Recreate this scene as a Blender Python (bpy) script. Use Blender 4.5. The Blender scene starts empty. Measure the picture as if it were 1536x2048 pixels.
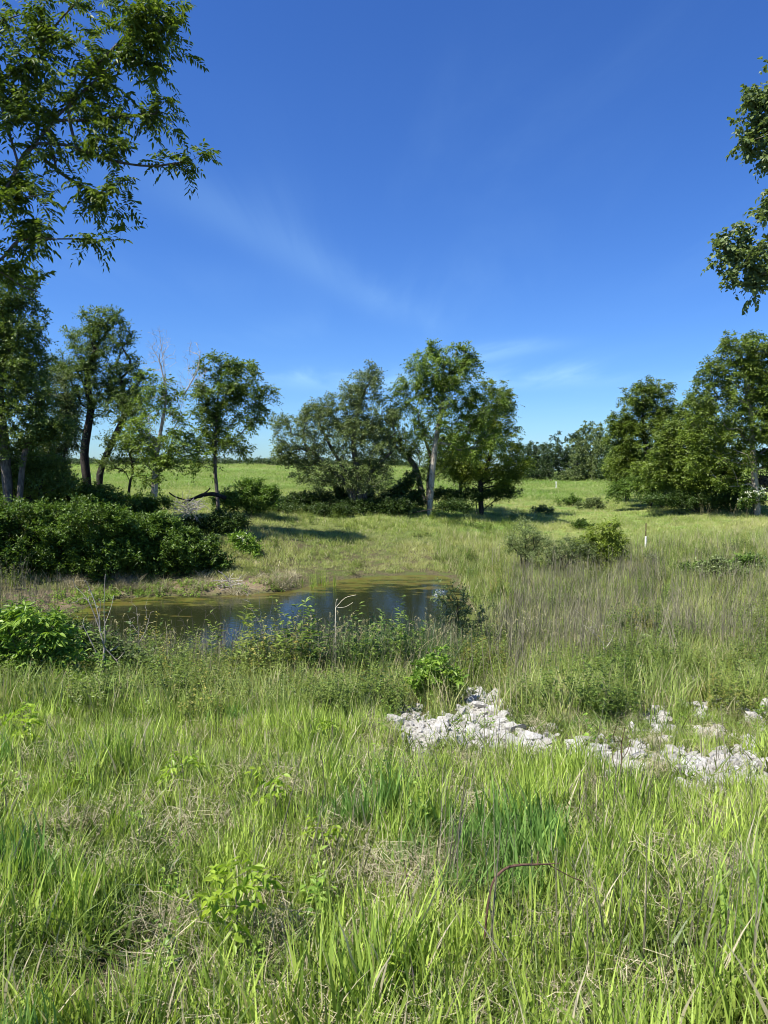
import bpy, math, random
import numpy as np
from mathutils import Vector, Matrix, Euler

R = np.random.default_rng(7)
random.seed(7)
SC = bpy.context.scene
COL = SC.collection

# ------------------------------------------------------------------ camera
EYE = 1.65
F = 1490.0                       # focal length in photo pixels (1536 x 2048)
PITCH = math.atan2(89.0, F)
cam_d = bpy.data.cameras.new('camera')
cam = bpy.data.objects.new('camera', cam_d)
COL.objects.link(cam)
cam.location = (0, 0, EYE)
cam.rotation_euler = (math.pi/2 - PITCH, 0, 0)
cam_d.sensor_fit = 'VERTICAL'
cam_d.sensor_height = 36.0
cam_d.lens = F/2048*36.0
cam_d.clip_start = 0.05
cam_d.clip_end = 6000
cam_d.dof.use_dof = True
cam_d.dof.focus_distance = 14.0
cam_d.dof.aperture_fstop = 8.0
SC.camera = cam

# ------------------------------------------------------------------ sun, sky
SUN_EL = math.radians(56)
SUN_DIR = Vector((-0.88, -0.47, 0)).normalized()*math.cos(SUN_EL) + Vector((0, 0, math.sin(SUN_EL)))
sd = bpy.data.lights.new('sun', 'SUN')
sd.energy = 5.0
sd.angle = math.radians(0.53)
sd.color = (1.0, 0.95, 0.86)
sun = bpy.data.objects.new('sun', sd)
COL.objects.link(sun)
sun.rotation_euler = SUN_DIR.to_track_quat('Z', 'Y').to_euler()
sun.location = (0, 0, 60)

W = bpy.data.worlds.new('World')
SC.world = W
W.use_nodes = True
nt = W.node_tree
nt.nodes.clear()
def N(t, kind, **kw):
    n = t.nodes.new(kind)
    for k, v in kw.items():
        if k.startswith('i_'):
            n.inputs[k[2:].replace('_', ' ')].default_value = v
        else:
            setattr(n, k, v)
    return n
sky = N(nt, 'ShaderNodeTexSky', sky_type='NISHITA', sun_disc=False)
sky.sun_elevation = SUN_EL
sky.sun_rotation = math.atan2(SUN_DIR.x, SUN_DIR.y)
sky.altitude = 250
sky.air_density = 1.0
sky.dust_density = 0.35
sky.ozone_density = 2.6
hsv = N(nt, 'ShaderNodeHueSaturation')
hsv.inputs['Hue'].default_value = 0.507
hsv.inputs['Saturation'].default_value = 1.17
tint = N(nt, 'ShaderNodeMix', data_type='RGBA', blend_type='MULTIPLY')
tint.inputs[0].default_value = 1.0
tint.inputs[7].default_value = (.50, .74, 1.08, 1)
hsv.inputs['Value'].default_value = 1.0
nt.links.new(sky.outputs[0], hsv.inputs['Color'])
# thin cirrus on a high plane: direction projected to x/z, y/z
tc = N(nt, 'ShaderNodeTexCoord')
sep = N(nt, 'ShaderNodeSeparateXYZ')
nt.links.new(tc.outputs['Generated'], sep.inputs[0])
def M(t, op, a, b=None, c=None, clamp=False):
    n = t.nodes.new('ShaderNodeMath'); n.operation = op; n.use_clamp = clamp
    for i, v in enumerate((a, b, c)):
        if v is None: continue
        if isinstance(v, (int, float)): n.inputs[i].default_value = v
        else: t.links.new(v, n.inputs[i])
    return n.outputs[0]
zz = M(nt, 'MAXIMUM', sep.outputs[2], 0.03)
ux = M(nt, 'DIVIDE', sep.outputs[0], zz)
uy = M(nt, 'DIVIDE', sep.outputs[1], zz)
cmb = N(nt, 'ShaderNodeCombineXYZ')
nt.links.new(ux, cmb.inputs[0]); nt.links.new(uy, cmb.inputs[1])
mp = N(nt, 'ShaderNodeMapping')
mp.inputs['Rotation'].default_value = (0, 0, math.radians(28))
mp.inputs['Scale'].default_value = (1.3, 0.28, 1)
nt.links.new(cmb.outputs[0], mp.inputs[0])
n1 = N(nt, 'ShaderNodeTexNoise'); n1.inputs['Scale'].default_value = 1.1; n1.inputs['Detail'].default_value = 7
n1.inputs['Roughness'].default_value = 0.55; n1.inputs['Distortion'].default_value = 0.6
nt.links.new(mp.outputs[0], n1.inputs['Vector'])
n2 = N(nt, 'ShaderNodeTexNoise'); n2.inputs['Scale'].default_value = 0.33; n2.inputs['Detail'].default_value = 2
nt.links.new(cmb.outputs[0], n2.inputs['Vector'])
r1 = N(nt, 'ShaderNodeMapRange', interpolation_type='SMOOTHSTEP')
r1.inputs['From Min'].default_value = 0.42; r1.inputs['From Max'].default_value = 0.80
nt.links.new(n1.outputs[0], r1.inputs[0])
r2 = N(nt, 'ShaderNodeMapRange', interpolation_type='SMOOTHSTEP')
r2.inputs['From Min'].default_value = 0.40; r2.inputs['From Max'].default_value = 0.62
nt.links.new(n2.outputs[0], r2.inputs[0])
cl = M(nt, 'MULTIPLY', r1.outputs[0], r2.outputs[0])
# one longer streak (a band in the plane of the cirrus)
def band(ax, ay, bx, by, w):
    """soft streak between two points of the cirrus plane"""
    L = math.hypot(bx-ax, by-ay); dx, dy = (bx-ax)/L, (by-ay)/L
    sx = M(nt, 'SUBTRACT', ux, ax); sy = M(nt, 'SUBTRACT', uy, ay)
    wob = M(nt, 'MULTIPLY', M(nt, 'SUBTRACT', n1.outputs[0], 0.5), w*3.0)
    t = M(nt, 'ADD', M(nt, 'MULTIPLY', sx, dx), M(nt, 'MULTIPLY', sy, dy))
    s = M(nt, 'ADD', M(nt, 'ADD', M(nt, 'MULTIPLY', sx, -dy), M(nt, 'MULTIPLY', sy, dx)), wob)
    g = M(nt, 'EXPONENT', M(nt, 'MULTIPLY', M(nt, 'MULTIPLY', s, s), -1/(w*w)))
    tt = M(nt, 'SUBTRACT', M(nt, 'DIVIDE', t, L), 0.5)
    e = M(nt, 'EXPONENT', M(nt, 'MULTIPLY', M(nt, 'POWER', M(nt, 'ABSOLUTE', tt), 4.0), -14))
    return M(nt, 'MULTIPLY', g, e)
def skyuv(px, py):
    v = Matrix.Rotation(-PITCH, 3, 'X') @ Vector((px-768, F, -(py-1024)))
    return v.x/v.z, v.y/v.z
b1 = band(*skyuv(250, 330), *skyuv(850, 650), 0.2)
b2 = band(*skyuv(900, 730), *skyuv(1080, 680), 0.3)
b3 = band(*skyuv(560, 770), *skyuv(1250, 760), 0.9)
bsum = M(nt, 'ADD', M(nt, 'ADD', M(nt, 'MULTIPLY', b1, 0.115), M(nt, 'MULTIPLY', b2, 0.36)), M(nt, 'MULTIPLY', b3, 0.38))
bsum = M(nt, 'MULTIPLY', bsum, M(nt, 'MAXIMUM', M(nt, 'SUBTRACT', M(nt, 'MULTIPLY', n1.outputs[0], 3.6), 0.9), 0.0))
fac = M(nt, 'ADD', bsum, M(nt, 'MULTIPLY', cl, 0.13), clamp=True)
mixc = N(nt, 'ShaderNodeMix', data_type='RGBA')
nt.links.new(fac, mixc.inputs[0])
nt.links.new(hsv.outputs[0], tint.inputs[6])
nt.links.new(tint.outputs[2], mixc.inputs[6])
mixc.inputs[7].default_value = (3.0, 5.2, 7.6, 1)
bg = N(nt, 'ShaderNodeBackground')
bg.inputs[1].default_value = 0.079
nt.links.new(mixc.outputs[2], bg.inputs[0])
wo = N(nt, 'ShaderNodeOutputWorld')
nt.links.new(bg.outputs[0], wo.inputs[0])

SC.view_settings.view_transform = 'Standard'
SC.view_settings.look = 'None'
SC.view_settings.exposure = 1.0
SC.view_settings.gamma = 1.0
SC.view_settings.use_curve_mapping = False
SC.render.engine = 'CYCLES'
SC.cycles.filter_width = 1.0
SC.cycles.max_bounces = 6
SC.cycles.diffuse_bounces = 2
SC.cycles.glossy_bounces = 2
SC.cycles.transmission_bounces = 3
SC.cycles.transparent_max_bounces = 4
SC.cycles.sample_clamp_indirect = 4

# ------------------------------------------------------------------ pixel <-> place
CP, SP = math.cos(PITCH), math.sin(PITCH)
def ray(px, py):
    """direction with y = 1 through a photo pixel"""
    x, y, z = (px-768)/F, 1.0, -(py-1024)/F
    yy = y*CP + z*SP
    zz_ = -y*SP + z*CP
    return np.array([x/yy, 1.0, zz_/yy])
def at(px, py, Y):
    return ray(px, py)*Y + np.array([0, 0, EYE])

# terrain: heights (below the eye) at distances along seven sight lines
PX = np.array([-700, 0, 400, 768, 1000, 1150, 1536, 2300], float)
TAB = {
 -700: [(0,-1.65),(3,-1.9),(6,-2.2),(9,-2.6),(12,-2.9),(16,-3.2),(22,-3.2),(26,-2.9),(33,-2.3),(45,-2.0),(60,-1.7),(100,-1.0),(150,-.2),(220,1.0),(320,1.6),(600,0),(4000,-20)],
 0:    [(0,-1.65),(3,-2.05),(6,-2.5),(9,-3.0),(12,-3.55),(15,-4.05),(18,-4.2),(22,-4.2),(24.5,-3.7),(28,-3.0),(33,-2.5),(40,-2.1),(60,-1.9),(100,-1.2),(150,-.5),(220,1.1),(300,1.3),(600,0),(4000,-20)],
 400:  [(0,-1.65),(3,-2.1),(6,-2.6),(9,-3.15),(12,-3.65),(14.6,-4.15),(16,-4.6),(20,-4.9),(23.5,-4.7),(25,-4.30),(25.6,-3.9),(27.5,-3.55),(30,-3.1),(33,-2.65),(38,-2.2),(45,-2.0),(60,-1.9),(100,-1.3),(150,-.5),(220,1.1),(300,1.2),(600,0),(4000,-20)],
 768:  [(0,-1.65),(3,-2.1),(6,-2.6),(9,-3.1),(12,-3.6),(14.8,-4.15),(16.2,-4.6),(22,-5.0),(27,-4.8),(29.5,-4.35),(31,-4.15),(34,-3.65),(38,-2.95),(42,-2.35),(46,-2.05),(60,-2.0),(100,-1.6),(150,-1.0),(220,0.7),(300,0.9),(600,-2),(4000,-25)],
 1000: [(0,-1.65),(3,-2.1),(6,-2.6),(9,-3.1),(12,-3.55),(16,-4.0),(20,-4.15),(30,-4.12),(35,-3.85),(45,-3.0),(55,-2.65),(70,-2.7),(100,-2.7),(170,-3.1),(250,-3.3),(400,-3),(4000,-25)],
 1150: [(0,-1.65),(3,-2.1),(6,-2.55),(9,-3.05),(12,-3.5),(16,-3.95),(20,-4.1),(30,-4.1),(38,-3.85),(48,-3.0),(58,-2.7),(80,-2.6),(110,-2.7),(170,-3.1),(250,-3.0),(400,-2),(4000,-20)],
 1536: [(0,-1.65),(3,-2.0),(6,-2.5),(9,-3.0),(12,-3.4),(16,-3.7),(20,-3.9),(30,-3.8),(40,-3.2),(48,-2.6),(55,-2.3),(80,-1.8),(170,-1),(300,0),(4000,-10)],
 2300: [(0,-1.65),(3,-1.9),(6,-2.3),(9,-2.7),(12,-3.0),(16,-3.2),(20,-3.3),(30,-3.2),(40,-2.8),(55,-2.0),(80,-1.4),(170,0),(300,1),(4000,-5)],
}
WATER = EYE - 4.30
_prof = []
for p in PX:
    t = np.array(TAB[int(p)], float)
    _prof.append((t[:, 0], t[:, 1]))
def unit(v): return v/(np.linalg.norm(v, axis=-1, keepdims=True)+1e-9)
def wav(x, y, s, k=6, seed=0):
    """smooth pseudo noise in about -1..1, wavelength s"""
    g = np.random.default_rng(1000+seed)
    o = 0
    for i in range(k):
        a = g.uniform(0, 2*math.pi); f = g.uniform(.6, 1.7)*2*math.pi/s
        o = o + np.sin((x*math.cos(a)+y*math.sin(a))*f + g.uniform(0, 6.28))
    return o/math.sqrt(k)*0.8
def zf(x, y):
    x = np.asarray(x, float); y = np.asarray(y, float)
    x, y = np.broadcast_arrays(x, y)
    yc = np.maximum(y, 0.0)
    p = 768 + F*x/np.maximum(yc, 2.5)
    p = np.clip(p, PX[0], PX[-1])
    hs = np.stack([np.interp(yc, a, b) for a, b in _prof])
    # smooth along y a little
    for dy in (-0.6, 0.6):
        hs = hs + np.stack([np.interp(np.maximum(yc+dy, 0), a, b) for a, b in _prof])
    hs /= 3
    i = np.clip(np.searchsorted(PX, p)-1, 0, len(PX)-2)
    t = (p-PX[i])/(PX[i+1]-PX[i]); t = t*t*(3-2*t)
    h0 = np.take_along_axis(hs, i[None], 0)[0]; h1 = np.take_along_axis(hs, (i+1)[None], 0)[0]
    z = h0*(1-t)+h1*t
    near = np.clip(y/6, 0, 1)
    z = z + 0.045*wav(x, y, 2.3, seed=1)*near + 0.09*wav(x, y, 7.5, seed=2)*np.clip((y-14)/20, 0.3, 1)*near
    z = z + np.clip((y-60)/100, 0, 1)*0.12*wav(x, y, 60, seed=3)
    return z + EYE
def pxof(x, y): return 768+F*x/np.maximum(y, .5)
def z1(x, y): return float(zf(np.array([x]), np.array([y]))[0])
_T = np.concatenate([np.arange(1.5, 60, 0.05), np.arange(60, 400, 0.5)])
def hit(px, py):
    """the ground point seen at a photo pixel"""
    r = ray(px, py)
    zr = r[2]*_T + EYE
    g = zf(r[0]*_T, _T)
    k = np.argmax(zr <= g)
    if not (zr <= g).any(): k = len(_T)-1
    return np.array([r[0]*_T[k], _T[k], g[k]])

# ------------------------------------------------------------------ object helpers
def tag(o, label=None, cat=None, group=None, kind=None):
    if label: o['label'] = label
    if cat: o['category'] = cat
    if group: o['group'] = group
    if kind: o['kind'] = kind
    return o
def empty(name, loc=(0, 0, 0), label=None, cat=None, group=None):
    o = bpy.data.objects.new(name, None); COL.objects.link(o)
    o.location = [float(v) for v in loc]; o.empty_display_size = 0.2
    return tag(o, label, cat, group)
def link(name, me, parent=None, mat=None, loc=None):
    o = bpy.data.objects.new(name, me); COL.objects.link(o)
    if mat and not me.materials: me.materials.append(mat)
    if parent: o.parent = parent
    if loc is not None: o.location = [float(v) for v in loc]
    return o
def mesh_np(name, V, faces, k, attrs=None, smooth=False):
    """V (n,3); faces flat array of k-gons"""
    me = bpy.data.meshes.new(name)
    V = np.asarray(V, np.float32); faces = np.asarray(faces, np.int32).reshape(-1, k)
    me.vertices.add(len(V)); me.vertices.foreach_set('co', V.ravel())
    me.loops.add(faces.size); me.loops.foreach_set('vertex_index', faces.ravel())
    me.polygons.add(len(faces))
    me.polygons.foreach_set('loop_start', np.arange(len(faces), dtype=np.int32)*k)
    me.polygons.foreach_set('loop_total', np.full(len(faces), k, np.int32))
    me.polygons.foreach_set('use_smooth', np.full(len(faces), smooth))
    for an, av in (attrs or {}).items():
        a = me.attributes.new(an, 'FLOAT', 'POINT')
        a.data.foreach_set('value', np.asarray(av, np.float32))
    me.update(calc_edges=True)
    return me

# ------------------------------------------------------------------ materials
def newmat(name):
    m = bpy.data.materials.new(name); m.use_nodes = True
    m.node_tree.nodes.clear()
    return m, m.node_tree
def rgbmix(t, f, a, b, mode='MIX'):
    n = t.nodes.new('ShaderNodeMix'); n.data_type = 'RGBA'; n.blend_type = mode
    for i, v in ((0, f), (6, a), (7, b)):
        if isinstance(v, (int, float)): n.inputs[i].default_value = v
        elif isinstance(v, tuple): n.inputs[i].default_value = (*v, 1) if len(v) == 3 else v
        else: t.links.new(v, n.inputs[i])
    return n.outputs[2]
def noise(t, vec, scale, detail=3, rough=0.55):
    n = t.nodes.new('ShaderNodeTexNoise')
    n.inputs['Scale'].default_value = scale; n.inputs['Detail'].default_value = detail
    n.inputs['Roughness'].default_value = rough
    if vec is not None: t.links.new(vec, n.inputs['Vector'])
    return n.outputs[0]
def ramp(t, v, lo, hi):
    n = t.nodes.new('ShaderNodeMapRange'); n.interpolation_type = 'SMOOTHSTEP'
    n.inputs['From Min'].default_value = lo; n.inputs['From Max'].default_value = hi
    t.links.new(v, n.inputs[0]); return n.outputs[0]
def attr(t, name):
    n = t.nodes.new('ShaderNodeAttribute'); n.attribute_name = name
    return n
def leafmat(name, c1, c2, c3=None, transl=0.35, rough=0.45, spec=0.35, big=0.35, straw=None):
    """c1..c2 across leaves, c3 in patches; straw = (colour, share) of dry pieces"""
    m, t = newmat(name)
    geo = t.nodes.new('ShaderNodeNewGeometry')
    rnd = attr(t, 'rnd').outputs['Fac']
    c = rgbmix(t, rnd, c1, c2)
    if c3:
        f = ramp(t, noise(t, geo.outputs['Position'], big, 4, 0.6), 0.42, 0.62)
        c = rgbmix(t, f, c, rgbmix(t, rnd, c3, c2))
    oi = t.nodes.new('ShaderNodeObjectInfo')
    br = N(t, 'ShaderNodeHueSaturation')
    v = M(t, 'ADD', M(t, 'MULTIPLY', noise(t, geo.outputs['Position'], big*5, 2), 0.7), 0.65)
    v = M(t, 'MULTIPLY', v, M(t, 'ADD', M(t, 'MULTIPLY', oi.outputs['Random'], 0.3), 0.85))
    t.links.new(v, br.inputs['Value']); t.links.new(c, br.inputs['Color'])
    c = br.outputs[0]
    if straw:
        f = M(t, 'GREATER_THAN', attr(t, 'dry').outputs['Fac'], 1-straw[1])
        c = rgbmix(t, f, c, straw[0])
    p = N(t, 'ShaderNodeBsdfPrincipled')
    p.inputs['Roughness'].default_value = rough
    p.inputs['Specular IOR Level'].default_value = spec
    t.links.new(c, p.inputs['Base Color'])
    tr = N(t, 'ShaderNodeBsdfTranslucent')
    tc_ = rgbmix(t, 1.0, c, (1.15, 1.2, 0.55), 'MULTIPLY')
    t.links.new(tc_, tr.inputs['Color'])
    ms = N(t, 'ShaderNodeMixShader'); ms.inputs[0].default_value = transl
    t.links.new(p.outputs[0], ms.inputs[1]); t.links.new(tr.outputs[0], ms.inputs[2])
    o = N(t, 'ShaderNodeOutputMaterial'); t.links.new(ms.outputs[0], o.inputs[0])
    return m
def barkmat(name, c1, c2, scale=6.0, stretch=0.25, bump=0.4, rough=0.85, spots=None):
    m, t = newmat(name)
    tcn = t.nodes.new('ShaderNodeTexCoord')
    mpn = N(t, 'ShaderNodeMapping'); mpn.inputs['Scale'].default_value = (1, 1, stretch)
    t.links.new(tcn.outputs['Object'], mpn.inputs[0])
    a = noise(t, mpn.outputs[0], scale*3, 6, 0.7)
    c = rgbmix(t, ramp(t, a, 0.35, 0.65), c1, c2)
    if spots:
        c = rgbmix(t, ramp(t, noise(t, tcn.outputs['Object'], scale*0.6, 3), 0.52, 0.6), c, spots)
    p = N(t, 'ShaderNodeBsdfPrincipled'); p.inputs['Roughness'].default_value = rough
    p.inputs['Specular IOR Level'].default_value = 0.2
    t.links.new(c, p.inputs['Base Color'])
    b = N(t, 'ShaderNodeBump'); b.inputs['Strength'].default_value = bump; b.inputs['Distance'].default_value = 0.03
    t.links.new(a, b.inputs['Height']); t.links.new(b.outputs[0], p.inputs['Normal'])
    o = N(t, 'ShaderNodeOutputMaterial'); t.links.new(p.outputs[0], o.inputs[0])
    return m

M_ = {}
M_['lush'] = leafmat('lush_grass', (.09,.175,.022), (.43,.55,.11), (.29,.40,.065), transl=.3, big=.5, straw=((.54,.48,.34), .10))
M_['blue'] = leafmat('bluish_grass', (.10,.21,.045), (.22,.36,.09), transl=.35, big=.5)
M_['mead'] = leafmat('meadow_grass', (.12,.20,.035), (.34,.42,.11), (.37,.38,.16), transl=.32, big=.16, straw=((.50,.44,.28), .2))
M_['weed'] = leafmat('shore_weeds', (.03,.065,.015), (.19,.27,.05), (.18,.2,.05), transl=.35, big=.45)
M_['gold'] = leafmat('yellowing_weeds', (.2,.2,.04), (.36,.31,.08), (.15,.19,.04), transl=.35, big=.6)
M_['bankg'] = leafmat('pale_bank_grass', (.17,.25,.05), (.40,.46,.13), (.44,.42,.2), transl=.35, big=.3, straw=((.52,.46,.3), .15))  # pale straw green is the grass's own colour
M_['field'] = leafmat('pasture_grass', (.14,.24,.035), (.24,.34,.07), (.30,.32,.11), transl=.4, big=.05, straw=((.50,.44,.28), .12))
M_['reed'] = leafmat('reed_grass', (.045,.1,.03), (.1,.17,.05), transl=.3, big=.5, straw=((.4,.34,.2), .12))
M_['thatch'] = leafmat('dry_thatch', (.20,.175,.10), (.50,.45,.30), (.22,.19,.10), transl=.15, big=.8, rough=.7)
M_['stem'] = leafmat('dead_stems', (.10,.096,.06), (.27,.25,.165), transl=.02, big=.8, rough=.8)
M_['seed'] = leafmat('seed_heads', (.30,.27,.14), (.46,.42,.24), transl=.3, big=.8, rough=.8)
M_['tree_dark'] = leafmat('dark_walnut_leaves', (.045,.09,.014), (.2,.27,.04), transl=.42, spec=.2, big=.5)
M_['ash'] = leafmat('ash_leaves', (.05,.095,.014), (.18,.25,.035), (.12,.19,.022), transl=.34, big=.35)
M_['ashy'] = leafmat('yellow_green_leaves', (.09,.15,.016), (.26,.32,.04), transl=.38, big=.35)
M_['elm'] = leafmat('elm_leaves', (.045,.09,.018), (.16,.22,.045), (.11,.17,.035), transl=.3, big=.4)
M_['olive'] = leafmat('greyish_leaves', (.065,.1,.032), (.2,.25,.09), (.12,.17,.045), transl=.28, big=.5)
M_['under'] = leafmat('shade_coloured_undergrowth_leaves', (.022,.05,.01), (.08,.13,.022), transl=.25, big=.6)  # the shade under the trees is put into this dark leaf colour
M_['dense'] = leafmat('dense_shrub_leaves', (.03,.075,.012), (.14,.22,.03), (.07,.14,.018), transl=.3, big=.6)
M_['far'] = leafmat('far_tree_leaves', (.028,.055,.018), (.065,.10,.032), transl=.25, big=.15)
M_['right'] = leafmat('hackberry_leaves', (.04,.075,.01), (.16,.215,.03), (.09,.14,.016), transl=.32, big=.3)
M_['cotton'] = leafmat('cottonwood_leaves', (.08,.13,.045), (.24,.3,.12), transl=.4, rough=.42, spec=.3, big=.8)
M_['bright'] = leafmat('bright_young_leaves', (.16,.27,.02), (.32,.42,.045), transl=.4, big=2)
M_['elder'] = leafmat('elder_leaves', (.08,.17,.02), (.28,.41,.06), transl=.35, big=1.0)
M_['white'] = leafmat('white_blossom', (.7,.7,.58), (.85,.85,.75), transl=.2, big=2)
M_['yellow'] = leafmat('yellow_blossom', (.6,.45,.05), (.75,.6,.1), transl=.2, big=2)
M_['bark'] = barkmat('grey_brown_bark', (.06,.05,.042), (.16,.14,.115))
M_['bark_dark'] = barkmat('dark_bark_with_shade', (.02,.017,.014), (.06,.05,.042))  # crown shade on the trunks is mixed into this near-black bark
M_['bark_pale'] = barkmat('pale_bark', (.26,.225,.17), (.48,.43,.34), spots=(.2,.165,.12))
M_['bark_dead'] = barkmat('barkless_dead_wood', (.3,.27,.23), (.5,.46,.41))
M_['cane'] = barkmat('red_brown_cane', (.05,.028,.02), (.13,.075,.055), scale=20)
M_['straw'] = barkmat('bleached_straw', (.5,.45,.33), (.66,.6,.46), scale=30)
M_['black_log'] = barkmat('black_log_bark', (.012,.010,.009), (.045,.038,.032))  # near-black bark colour of the fallen log

# ------------------------------------------------------------------ ground
def stones_density(x, y):
    d = np.zeros(np.broadcast(x, y).shape)
    for sx, sy, rx, ry, a in ROCKS:
        d = np.maximum(d, a*np.exp(-(((x-sx)/rx)**2 + ((y-sy)/ry)**2)))
    return d
ROCKS = []
ROCK_SPOTS = [  # px, py, rx px, ry px, weight, patch number, stone count
 (835,1455,45,38,1.0,0,24),(815,1425,18,12,.6,0,7),(905,1462,42,30,1.0,0,22),(975,1440,55,36,1.0,0,40),(1000,1480,50,24,1.0,0,22),
 (955,1395,50,26,.7,0,14),(1065,1492,45,30,1.0,0,24),(990,1515,30,12,.5,0,6),
 (1165,1510,34,22,1.0,1,14),(1215,1520,50,30,1.0,1,30),(1240,1548,40,22,1.0,1,18),(1275,1535,20,12,.7,1,5),
 (1330,1400,24,26,1.0,2,14),(1380,1362,18,14,.9,2,8),(1318,1450,16,30,.9,2,9),(1445,1415,28,18,1.0,2,12),(1510,1432,24,14,.9,2,6),(1400,1425,14,12,.6,2,3),(1225,1415,26,14,.5,2,5),(1260,1470,20,12,.5,2,3),
 (1340,1530,26,20,.9,3,9),(1420,1535,44,22,.9,3,14),(1500,1530,40,28,1.0,3,16),(1480,1575,60,22,.8,3,12),(1380,1580,40,18,.5,3,6),(1505,1480,30,16,.6,3,5),
 (1150,1420,24,10,.4,2,4),(1290,1490,20,10,.5,2,4),(1420,1470,30,12,.5,3,5),(1480,1400,26,12,.5,2,4),(1350,1500,20,12,.5,3,4),(1110,1460,20,14,.5,0,4),(1045,1328,24,8,.8,4,6),(1128,1336,12,7,.8,4,3),(1230,1350,10,8,.8,4,3)]
for (px, py, rx, ry, w, pn, n) in ROCK_SPOTS:
    c = hit(px, py); e = hit(px+rx, py); b = hit(px, py-ry); b2 = hit(px, py+ry)
    ROCKS.append((c[0], c[1], max(.15, abs(e[0]-c[0]))*1.15, max(.2, abs(b[1]-b2[1])/2)*1.25, w))

# non-uniform grid
ys = np.concatenate([np.arange(-12, 0, 1.0), np.arange(0, 16, .24), np.arange(16, 50, .4), np.arange(50, 100, 1.2), np.geomspace(100, 4200, 70)])
us = np.concatenate([-np.geomspace(8, 1.2, 14), np.linspace(-1.1, 1.1, 170), np.geomspace(1.2, 8, 14)])
UU, YY = np.meshgrid(us, ys)
XX = UU*(np.maximum(YY, 0)+6)*0.62
ZZ = zf(XX, YY)
ZZ = np.where(YY < 0, EYE-1.65, ZZ)
nv = ZZ.size; ny, nx = ZZ.shape
idx = np.arange(nv).reshape(ny, nx)
fc = np.stack([idx[:-1, :-1], idx[:-1, 1:], idx[1:, 1:], idx[1:, :-1]], -1).reshape(-1, 4)
bank = np.clip(1-np.abs(ZZ-(WATER+.22))/.30, 0, 1)*np.clip((YY-14)/3, 0, 1)*np.clip((45-YY)/5, 0, 1)*np.clip((640-pxof(XX, YY))/90, .12, 1)
gm = mesh_np('ground', np.stack([XX, YY, ZZ], -1).reshape(-1, 3), fc, 4,
             {'rock': stones_density(XX, YY).ravel(), 'mud': bank.ravel(),
              'far': np.clip((YY.ravel()-33)/8, 0, 1)}, smooth=True)
m, t = newmat('grassy_ground')
geo = t.nodes.new('ShaderNodeNewGeometry'); P = geo.outputs['Position']
nb = noise(t, P, 0.12, 5, .6); nm = noise(t, P, 1.6, 5, .65); nf = noise(t, P, 14, 4, .6)
soil = rgbmix(t, ramp(t, nf, .35, .65), (.05,.042,.024), (.11,.1,.05))
soil = rgbmix(t, ramp(t, nm, .45, .65), soil, (.07,.09,.025))
field = rgbmix(t, ramp(t, nb, .38, .62), (.10,.17,.03), (.2,.235,.07))
field = rgbmix(t, ramp(t, noise(t, P, .035, 4, .6), .45, .6), field, (.12,.22,.04))
field = rgbmix(t, M(t, 'MULTIPLY', ramp(t, nm, .4, .7), .45), field, (.26,.25,.11))
c = rgbmix(t, attr(t, 'far').outputs['Fac'], soil, field)
c = rgbmix(t, ramp(t, M(t, 'ADD', attr(t, 'mud').outputs['Fac'], M(t, 'MULTIPLY', M(t, 'SUBTRACT', nm, .5), .9)), .3, .8), c, rgbmix(t, nf, (.10,.075,.045), (.26,.2,.135)))
c = rgbmix(t, ramp(t, M(t, 'ADD', attr(t, 'rock').outputs['Fac'], M(t, 'MULTIPLY', M(t, 'SUBTRACT', nf, .5), .5)), .45, .8), c, rgbmix(t, nf, (.22,.21,.17), (.50,.48,.43)))
p = N(t, 'ShaderNodeBsdfPrincipled'); p.inputs['Roughness'].default_value = .95; p.inputs['Specular IOR Level'].default_value = .1
t.links.new(c, p.inputs['Base Color'])
b = N(t, 'ShaderNodeBump'); b.inputs['Strength'].default_value = .6; b.inputs['Distance'].default_value = .05
t.links.new(M(t, 'ADD', nf, M(t, 'MULTIPLY', nm, 2)), b.inputs['Height']); t.links.new(b.outputs[0], p.inputs['Normal'])
t.links.new(p.outputs[0], N(t, 'ShaderNodeOutputMaterial').inputs[0])
ground = tag(link('ground', gm, None, m), 'grassy ground sloping down to the pond and rising to the far field', kind='structure')

# ------------------------------------------------------------------ pond
gx = np.linspace(-22, 8, 90); gy = np.linspace(12, 34, 70)
GX, GY = np.meshgrid(gx, gy)
depth = WATER - zf(GX, GY)
idx = np.arange(GX.size).reshape(GX.shape)
keep = np.zeros((GX.shape[0]-1, GX.shape[1]-1), bool)
wet = depth > -0.25
keep = wet[:-1, :-1] | wet[1:, 1:] | wet[:-1, 1:] | wet[1:, :-1]
fcs = np.stack([idx[:-1, :-1], idx[:-1, 1:], idx[1:, 1:], idx[1:, :-1]], -1)[keep]
pm = mesh_np('pond', np.stack([GX, GY, np.full_like(GX, WATER)], -1).reshape(-1, 3), fcs, 4, {'shal': np.clip(1-depth/.6, 0, 1).ravel(),
      'edge': np.clip((GY-19-0.35*(GX+6))/7, 0, 1).ravel()}, smooth=True)
m, t = newmat('pond_water')
geo = t.nodes.new('ShaderNodeNewGeometry'); P = geo.outputs['Position']
mp_ = N(t, 'ShaderNodeMapping'); mp_.inputs['Scale'].default_value = (.55, 1.5, 1); t.links.new(P, mp_.inputs[0])
na = noise(t, mp_.outputs[0], 1.1, 7, .68)
alg = M(t, 'ADD', na, M(t, 'MULTIPLY', attr(t, 'edge').outputs['Fac'], .19))
alg = M(t, 'ADD', alg, M(t, 'MULTIPLY', attr(t, 'shal').outputs['Fac'], .16))
fa = M(t, 'MULTIPLY', ramp(t, alg, .69, .80), .7)
ac = rgbmix(t, ramp(t, noise(t, P, 2.5, 4), .4, .6), (.11,.085,.015), (.12,.125,.02))
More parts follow.
